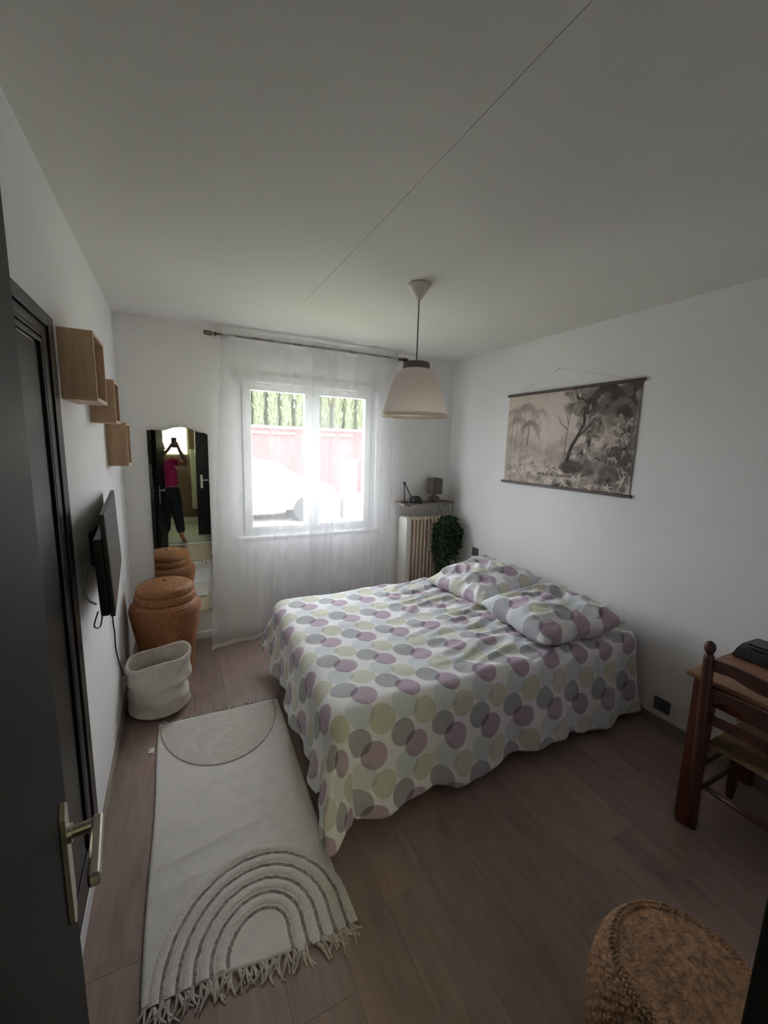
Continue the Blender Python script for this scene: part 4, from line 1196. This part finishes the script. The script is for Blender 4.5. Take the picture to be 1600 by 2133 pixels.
slat(lambda t: 0.706 + 0.016 * math.sin(PI * t), lambda t: 0.645 + 0.034 * math.exp(-((t - 0.22) / 0.12) ** 2) + 0.034 * math.exp(-((t - 0.78) / 0.12) ** 2) - 0.006 * math.exp(-((t - 0.5) / 0.1) ** 2), 'back_slat')
slat(lambda t: 0.590 + 0.012 * math.sin(PI * t), lambda t: 0.548 + 0.012 * math.sin(PI * t), 'back_slat')
def seatf(u, v):
    x = 2.305 + 0.40 * u; wy = 0.185 + 0.020 * u
    y = 0.5885 + wy * (2 * v - 1)
    e = max(abs(2 * u - 1), abs(2 * v - 1))
    z = 0.448 - 0.012 * (1 - e ** 2) - (0.016 * max(0, (e - 0.93) / 0.07) ** 2)
    z += 0.0016 * math.sin(90 * (abs(2 * u - 1) if abs(2 * u - 1) > abs(2 * v - 1) else abs(2 * v - 1)))
    return Vector((x, y, z))
st = MB().grid(seatf, 70, 70).build('rush_seat', M_rush, ch, smooth=True); solid(st, 0.022, -1)
b = MB()
for z in (0.18, 0.31):
    for yy in (CY1 + 0.006, CY0 - 0.006): b.tube([(post_x(z), yy, z), (2.690, yy, z)], 0.0105, 10)
b.tube([(2.690, CY1, 0.26), (2.690, CY0, 0.26)], 0.0105, 10).tube([(post_x(0.24), CY1, 0.24), (post_x(0.24), CY0, 0.24)], 0.0105, 10)
b.build('stretcher', M_chair, ch, smooth=True)

# ------------------------------------------------------------------ woven stool
SC = (1.392, 0.368, 0)
stl = thing('woven_stool', SC, 'round woven straw stool with dished seat in the lower right foreground', 'stool')
prof = []
side = [(0.150, 0.002), (0.168, 0.03), (0.190, 0.10), (0.203, 0.18), (0.206, 0.25), (0.200, 0.32), (0.188, 0.37), (0.172, 0.398), (0.155, 0.408)]
def dense(c, n):
    o = []
    for (r0, z0), (r1, z1) in zip(c, c[1:]):
        for k in range(n): o.append((r0 + (r1 - r0) * k / n, z0 + (z1 - z0) * k / n))
    return o + [c[-1]]
pr = dense(side, 9)
MB().lathe(pr, SC, 200, fn=lambda i, th, r: r + 0.0012 * math.sin(2 * PI * i / 2.5) + 0.0024 * math.sin(th * 56 + (int(i / 2.5) % 2) * PI) + 0.002 * noise.noise(Vector((math.cos(th) * 14, math.sin(th) * 14, i * 0.6)))).build('woven_body', M_stool, stl, smooth=True)
top = [(0.155, 0.408), (0.140, 0.407), (0.128, 0.400), (0.118, 0.386), (0.105, 0.376), (0.08, 0.370), (0.04, 0.368), (0.008, 0.368)]
tp = dense(top, 6)
MB().lathe(tp, SC, 128, fn=lambda i, th, r: r + 0.0025 * math.sin(th * 30 + (i // 3 % 2) * PI) * (r / 0.15), capb=False).build('dished_seat', mat('dished_weave', (0.25, 0.125, 0.052), 0.8, var=0.45, scale=50, bump=0.8, bscale=120), stl, smooth=True)
# braided rim: raised plaits around the edge
b = MB()
for ph in (0, 2 * PI / 3, 4 * PI / 3):
    P = []
    for k in range(481):
        th = 2 * PI * k / 480
        rr = 0.158 + 0.007 * math.sin(th * 30 + ph); zz = 0.405 + 0.003 * math.sin(2 * (th * 30 + ph))
        P.append((SC[0] + rr * math.cos(th), SC[1] + rr * math.sin(th), zz))
    b.tube(P, 0.0045, 6, cap=False)
b.build('braided_rim', M_stool, stl, smooth=True)

# ------------------------------------------------------------------ person with phone (seen in the mirror)
def skin(name, verts, edges, radii, m, parent=None, sub=2, root=0):
    me = bpy.data.meshes.new(name); me.from_pydata([tuple(v) for v in verts], edges, [])
    o = bpy.data.objects.new(name, me); COL.objects.link(o)
    md = o.modifiers.new('s', 'SKIN'); md.use_smooth_shade = True
    for i, r in enumerate(radii):
        sv = me.skin_vertices[0].data[i]
        sv.radius = r if isinstance(r, tuple) else (r, r); sv.use_root = (i == root)
    ss = o.modifiers.new('u', 'SUBSURF'); ss.levels = sub; ss.render_levels = sub
    bpy.context.view_layer.update()
    ev = o.evaluated_get(bpy.context.evaluated_depsgraph_get())
    nm = bpy.data.meshes.new_from_object(ev)
    bpy.data.objects.remove(o); bpy.data.meshes.remove(me)
    nm.materials.clear(); nm.materials.append(m)
    for p in nm.polygons: p.use_smooth = True
    o = bpy.data.objects.new(name, nm); COL.objects.link(o); adopt(o, parent)
    return o
pe = thing('person', (0.22, -0.40, 0), 'person in a magenta top and black trousers holding up a phone, seen in the mirror', 'person')
PV, PE, PR = [], [], []
def pv(p, r, link=None):
    PV.append(p); PR.append(r)
    if link is not None: PE.append((link, len(PV) - 1))
    return len(PV) - 1
pel = pv((0.24, -0.42, 0.84), (0.14, 0.10))
wa = pv((0.24, -0.42, 1.00), (0.115, 0.085), pel); chs = pv((0.235, -0.41, 1.18), (0.13, 0.09), wa); nb = pv((0.205, -0.40, 1.315), (0.085, 0.06), chs)
nk = pv((0.165, -0.39, 1.375), 0.045, nb); h1 = pv((0.145, -0.375, 1.43), 0.062, nk); h2 = pv((0.135, -0.37, 1.50), (0.075, 0.088), h1); h3 = pv((0.13, -0.375, 1.565), (0.062, 0.072), h2)
def limb(pts, rs, start):
    k = start
    for p, r in zip(pts, rs): k = pv(p, r, k)
    return k
rw = limb([(0.365, -0.40, 1.275), (0.44, -0.33, 1.27), (0.505, -0.25, 1.265), (0.46, -0.16, 1.38), (0.405, -0.075, 1.50)], [0.052, 0.045, 0.039, 0.034, 0.024], nb)
lw = limb([(0.07, -0.39, 1.26), (0.055, -0.30, 1.25), (0.06, -0.21, 1.26), (0.15, -0.14, 1.37), (0.262, -0.075, 1.485)], [0.052, 0.045, 0.039, 0.034, 0.024], nb)
rp = pv((0.392, -0.062, 1.545), (0.034, 0.018), rw); lp = pv((0.292, -0.065, 1.520), (0.034, 0.018), lw)
for base, sx in ((rp, 1), (lp, -1)):
    bx, by, bz = PV[base]
    for f, (dz, ln) in enumerate(((0.022, 0.060), (0.006, 0.066), (-0.010, 0.062), (-0.024, 0.050))):
        limb([(bx - sx * 0.004, by + 0.022, bz + 0.03 + dz), (bx - sx * 0.014, by + 0.040, bz + 0.036 + dz), (bx - sx * (0.014 + ln * 0.5), by + 0.047, bz + 0.042 + dz)], [0.010, 0.009, 0.008], base)
    limb([(bx - sx * 0.010, by - 0.006, bz + 0.032), (bx - sx * 0.030, by + 0.005, bz + 0.060)], [0.011, 0.009], base)
rf = limb([(0.315, -0.42, 0.78), (0.345, -0.385, 0.45), (0.375, -0.32, 0.22), (0.395, -0.27, 0.085), (0.42, -0.20, 0.040), (0.455, -0.12, 0.024)], [0.085, 0.060, 0.048, 0.036, 0.034, 0.024], pel)
lf = limb([(0.165, -0.43, 0.78), (0.175, -0.42, 0.45), (0.17, -0.44, 0.22), (0.165, -0.46, 0.085), (0.16, -0.39, 0.040), (0.15, -0.31, 0.024)], [0.085, 0.060, 0.048, 0.036, 0.034, 0.024], pel)
skin('body', PV, PE, PR, M_skin, pe)
skin('shirt', [(0.24, -0.42, 0.835), (0.24, -0.42, 1.00), (0.235, -0.41, 1.18), (0.212, -0.405, 1.305), (0.365, -0.40, 1.28), (0.425, -0.345, 1.275), (0.08, -0.39, 1.265), (0.058, -0.32, 1.25)],
     [(0, 1), (1, 2), (2, 3), (3, 4), (4, 5), (3, 6), (6, 7)], [(0.165, 0.115), (0.14, 0.105), (0.152, 0.108), (0.10, 0.075), 0.066, 0.060, 0.066, 0.060], M_shirt, pe)
skin('trousers', [(0.24, -0.42, 0.93), (0.24, -0.42, 0.80), (0.315, -0.42, 0.74), (0.345, -0.385, 0.45), (0.375, -0.32, 0.22), (0.390, -0.28, 0.115), (0.165, -0.43, 0.74), (0.175, -0.42, 0.45), (0.17, -0.44, 0.22), (0.166, -0.455, 0.115)],
     [(0, 1), (1, 2), (2, 3), (3, 4), (4, 5), (1, 6), (6, 7), (7, 8), (8, 9)], [(0.150, 0.115), (0.155, 0.12), 0.110, 0.088, 0.074, 0.060, 0.110, 0.088, 0.074, 0.060], M_trouser, pe)
skin('hair', [(0.13, -0.40, 1.60), (0.13, -0.435, 1.54), (0.135, -0.455, 1.45), (0.14, -0.45, 1.36)], [(0, 1), (1, 2), (2, 3)], [0.072, 0.085, 0.075, 0.045], M_hair, pe)
hc = Vector((0.137, -0.37, 1.505))
skin('nose', [hc + Vector((0, 0.085, 0.005)), hc + Vector((0, 0.102, -0.02))], [(0, 1)], [0.009, 0.012], M_skin, pe, 1)
for s_ in (-1, 1):
    skin('eye', [hc + Vector((s_ * 0.03, 0.077, 0.012)), hc + Vector((s_ * 0.033, 0.077, 0.012))], [(0, 1)], [0.010, 0.009], M_hair, pe, 1)
    skin('ear', [hc + Vector((s_ * 0.076, 0.0, 0.012)), hc + Vector((s_ * 0.080, -0.006, -0.02))], [(0, 1)], [0.012, 0.010], M_skin, pe, 1)
skin('mouth', [hc + Vector((-0.018, 0.078, -0.045)), hc + Vector((0, 0.083, -0.045)), hc + Vector((0.018, 0.078, -0.045))], [(0, 1), (1, 2)], [0.006, 0.007, 0.006], mat('lips', (0.3, 0.08, 0.07), 0.5), pe, 1)
ph = thing('phone', (0.345, -0.034, 1.595), 'dark phone held upright in both hands, seen in the mirror', 'phone')
MB().box(0.308, 0.382, -0.040, -0.031, 1.518, 1.672, 0.004).build('phone_body', M_phone, ph)
MB().box(0.328, 0.362, -0.031, -0.0285, 1.630, 1.664, 0.001).build('lens_island', M_case, ph)

# ------------------------------------------------------------------ outdoors, beyond the window
GZ = -0.25
struct(MB().box(-30, 45, D + 0.26, 60, GZ - 0.2, GZ).build('ground', M_ground), 'pale sunlit gravel yard outside the window', 'ground')
tag(MB().box(-6, 9.0, 5.0, 8.2, GZ + 0.001, GZ + 0.03).build('lawn', M_lawn), 'strip of dry lawn outside the window', 'lawn', kind='structure')
gw = thing('garden_wall', (4, 15, GZ), 'long reddish garden wall with pale coping outside the window', 'wall', kind='structure')
MB().box(-6, 16, 15.0, 15.25, GZ, 2.04).build('wall_body', M_brickred, gw)
MB().box(-6, 16, 14.93, 15.32, 2.13, 2.22, 0.01).build('coping', M_coping, gw)
MB().box(-6, 16, 14.98, 15.27, 2.04, 2.13).build('wall_course', M_brickred, gw)
for x0, x1 in ((2.2, 3.3), (3.42, 4.25), (5.2, 5.85), (6.0, 6.5)):
    MB().box(x0, x1, 14.94, 14.999, 1.93, 2.02, 0.008).build('pale_course', M_coping, gw)
r3 = random.Random(3)
def tree(x, y, h, w, name, label, cat, group):
    t = thing(name, (x, y, GZ), label, cat, group)
    MB().tube([(x, y, GZ), (x, y, GZ + h * 0.5)], [0.10, 0.05], 8).build('trunk', M_bedbase, t)
    b = MB()
    for k in range(420):
        q = r3.random(); a = r3.uniform(0, 2 * PI)
        rr = w * (1 - q) ** 0.35 * r3.uniform(0.6, 0.85)
        c = Vector((x + rr * math.cos(a), y + rr * math.sin(a), GZ + 0.15 + h * q))
        d = Vector((math.cos(a) * 0.5, math.sin(a) * 0.5, 1.2)).normalized(); s_ = d.cross(Vector((-math.sin(a), math.cos(a), 0.3))).normalized()
        s_ = Vector((-math.sin(a), math.cos(a), 0)); l_ = r3.uniform(0.25, 0.5); w_ = 0.06
        b.bm.faces.new([b.bm.verts.new(c), b.bm.verts.new(c + d * l_ * 0.5 + s_ * w_), b.bm.verts.new(c + d * l_), b.bm.verts.new(c + d * l_ * 0.5 - s_ * w_)])
    b.lathe([(w * 1.0 * (1 - q) ** 0.3 + 0.01, GZ + 0.1 + h * q) for q in [k / 12 for k in range(13)]], (x, y, 0), 14, fn=lambda i, th, r: r * (1 + 0.12 * math.sin(5 * th + i * 1.7)))
    b.build('foliage', M_cypress, t)
for k in range(26):
    tree(1.2 + 0.27 * k, 17.0 + 0.75 * (k % 2), (4.0, 5.2)[k % 2] + r3.uniform(-0.35, 0.25), 0.28, 'cypress', ('shorter green cypress in the front row of the hedge beyond the garden wall', 'taller green cypress in the back row of the hedge beyond the garden wall')[k % 2], 'tree', ('front row of the cypress hedge', 'back row of the cypress hedge')[k % 2])
hs = thing('house', (9, 23, GZ), 'cream neighbouring house with yellow roof outside the window', 'house')
MB().box(8.2, 14, 22.0, 28, GZ, 3.75).build('house_wall', M_housewall, hs)
MB().box(7.2, 8.199, 22.0, 28, GZ, 3.55).build('orange_wall', M_orange, hs)
MB().prism([(7.0, 3.751), (14.3, 3.751), (14.0, 3.95), (10.6, 5.6), (7.9, 3.95)], 'y', 21.6, 28.3).build('roof', M_yroof, hs)
MB().box(9.9, 10.9, 21.95, 22.0, 1.6, 2.9).build('house_window', M_carglass, hs)
cr = thing('car', (2.0, 10.5, GZ), 'white car parked in front of the garden wall outside', 'car')
prof = [(-0.1, 0.05), (3.9, 0.05), (3.95, 0.35), (3.85, 0.62), (3.1, 0.78), (2.55, 1.16), (2.2, 1.24), (1.0, 1.24), (0.55, 1.15), (0.1, 0.80), (-0.12, 0.70), (-0.18, 0.35)]
b = MB().prism([(u + 0.0, v) for u, v in prof], 'y', 9.7, 11.3)
bmesh.ops.bevel(b.bm, geom=list(b.bm.edges), offset=0.05, segments=2, affect='EDGES')
b.build('car_body', M_carwhite, cr)
MB().prism([(0.75, 0.82), (1.60, 0.82), (1.60, 1.13), (1.0, 1.13)], 'y', 9.685, 9.699).build('side_window', M_carglass, cr)
MB().prism([(1.70, 0.82), (2.80, 0.82), (2.40, 1.11), (1.70, 1.13)], 'y', 9.685, 9.699).build('side_window', M_carglass, cr)
for xx in (0.65, 3.15):
    for y0_ in (9.66, 11.1):
        MB().tube([(xx, y0_, GZ + 0.31), (xx, y0_ + 0.2, GZ + 0.31)], 0.31, 24).build('wheel', M_tyre, cr)
ub = thing('utility_box', (4.4, 10, GZ), 'grey utility cabinet standing in the yard outside the right pane', 'cabinet')
MB().box(4.2, 4.55, 9.85, 10.15, GZ, 1.22, 0.01).build('cabinet_body', M_utility, ub)
MB().box(4.16, 4.59, 9.81, 10.19, 1.221, 1.28, 0.01).build('cabinet_top', M_coping, ub)
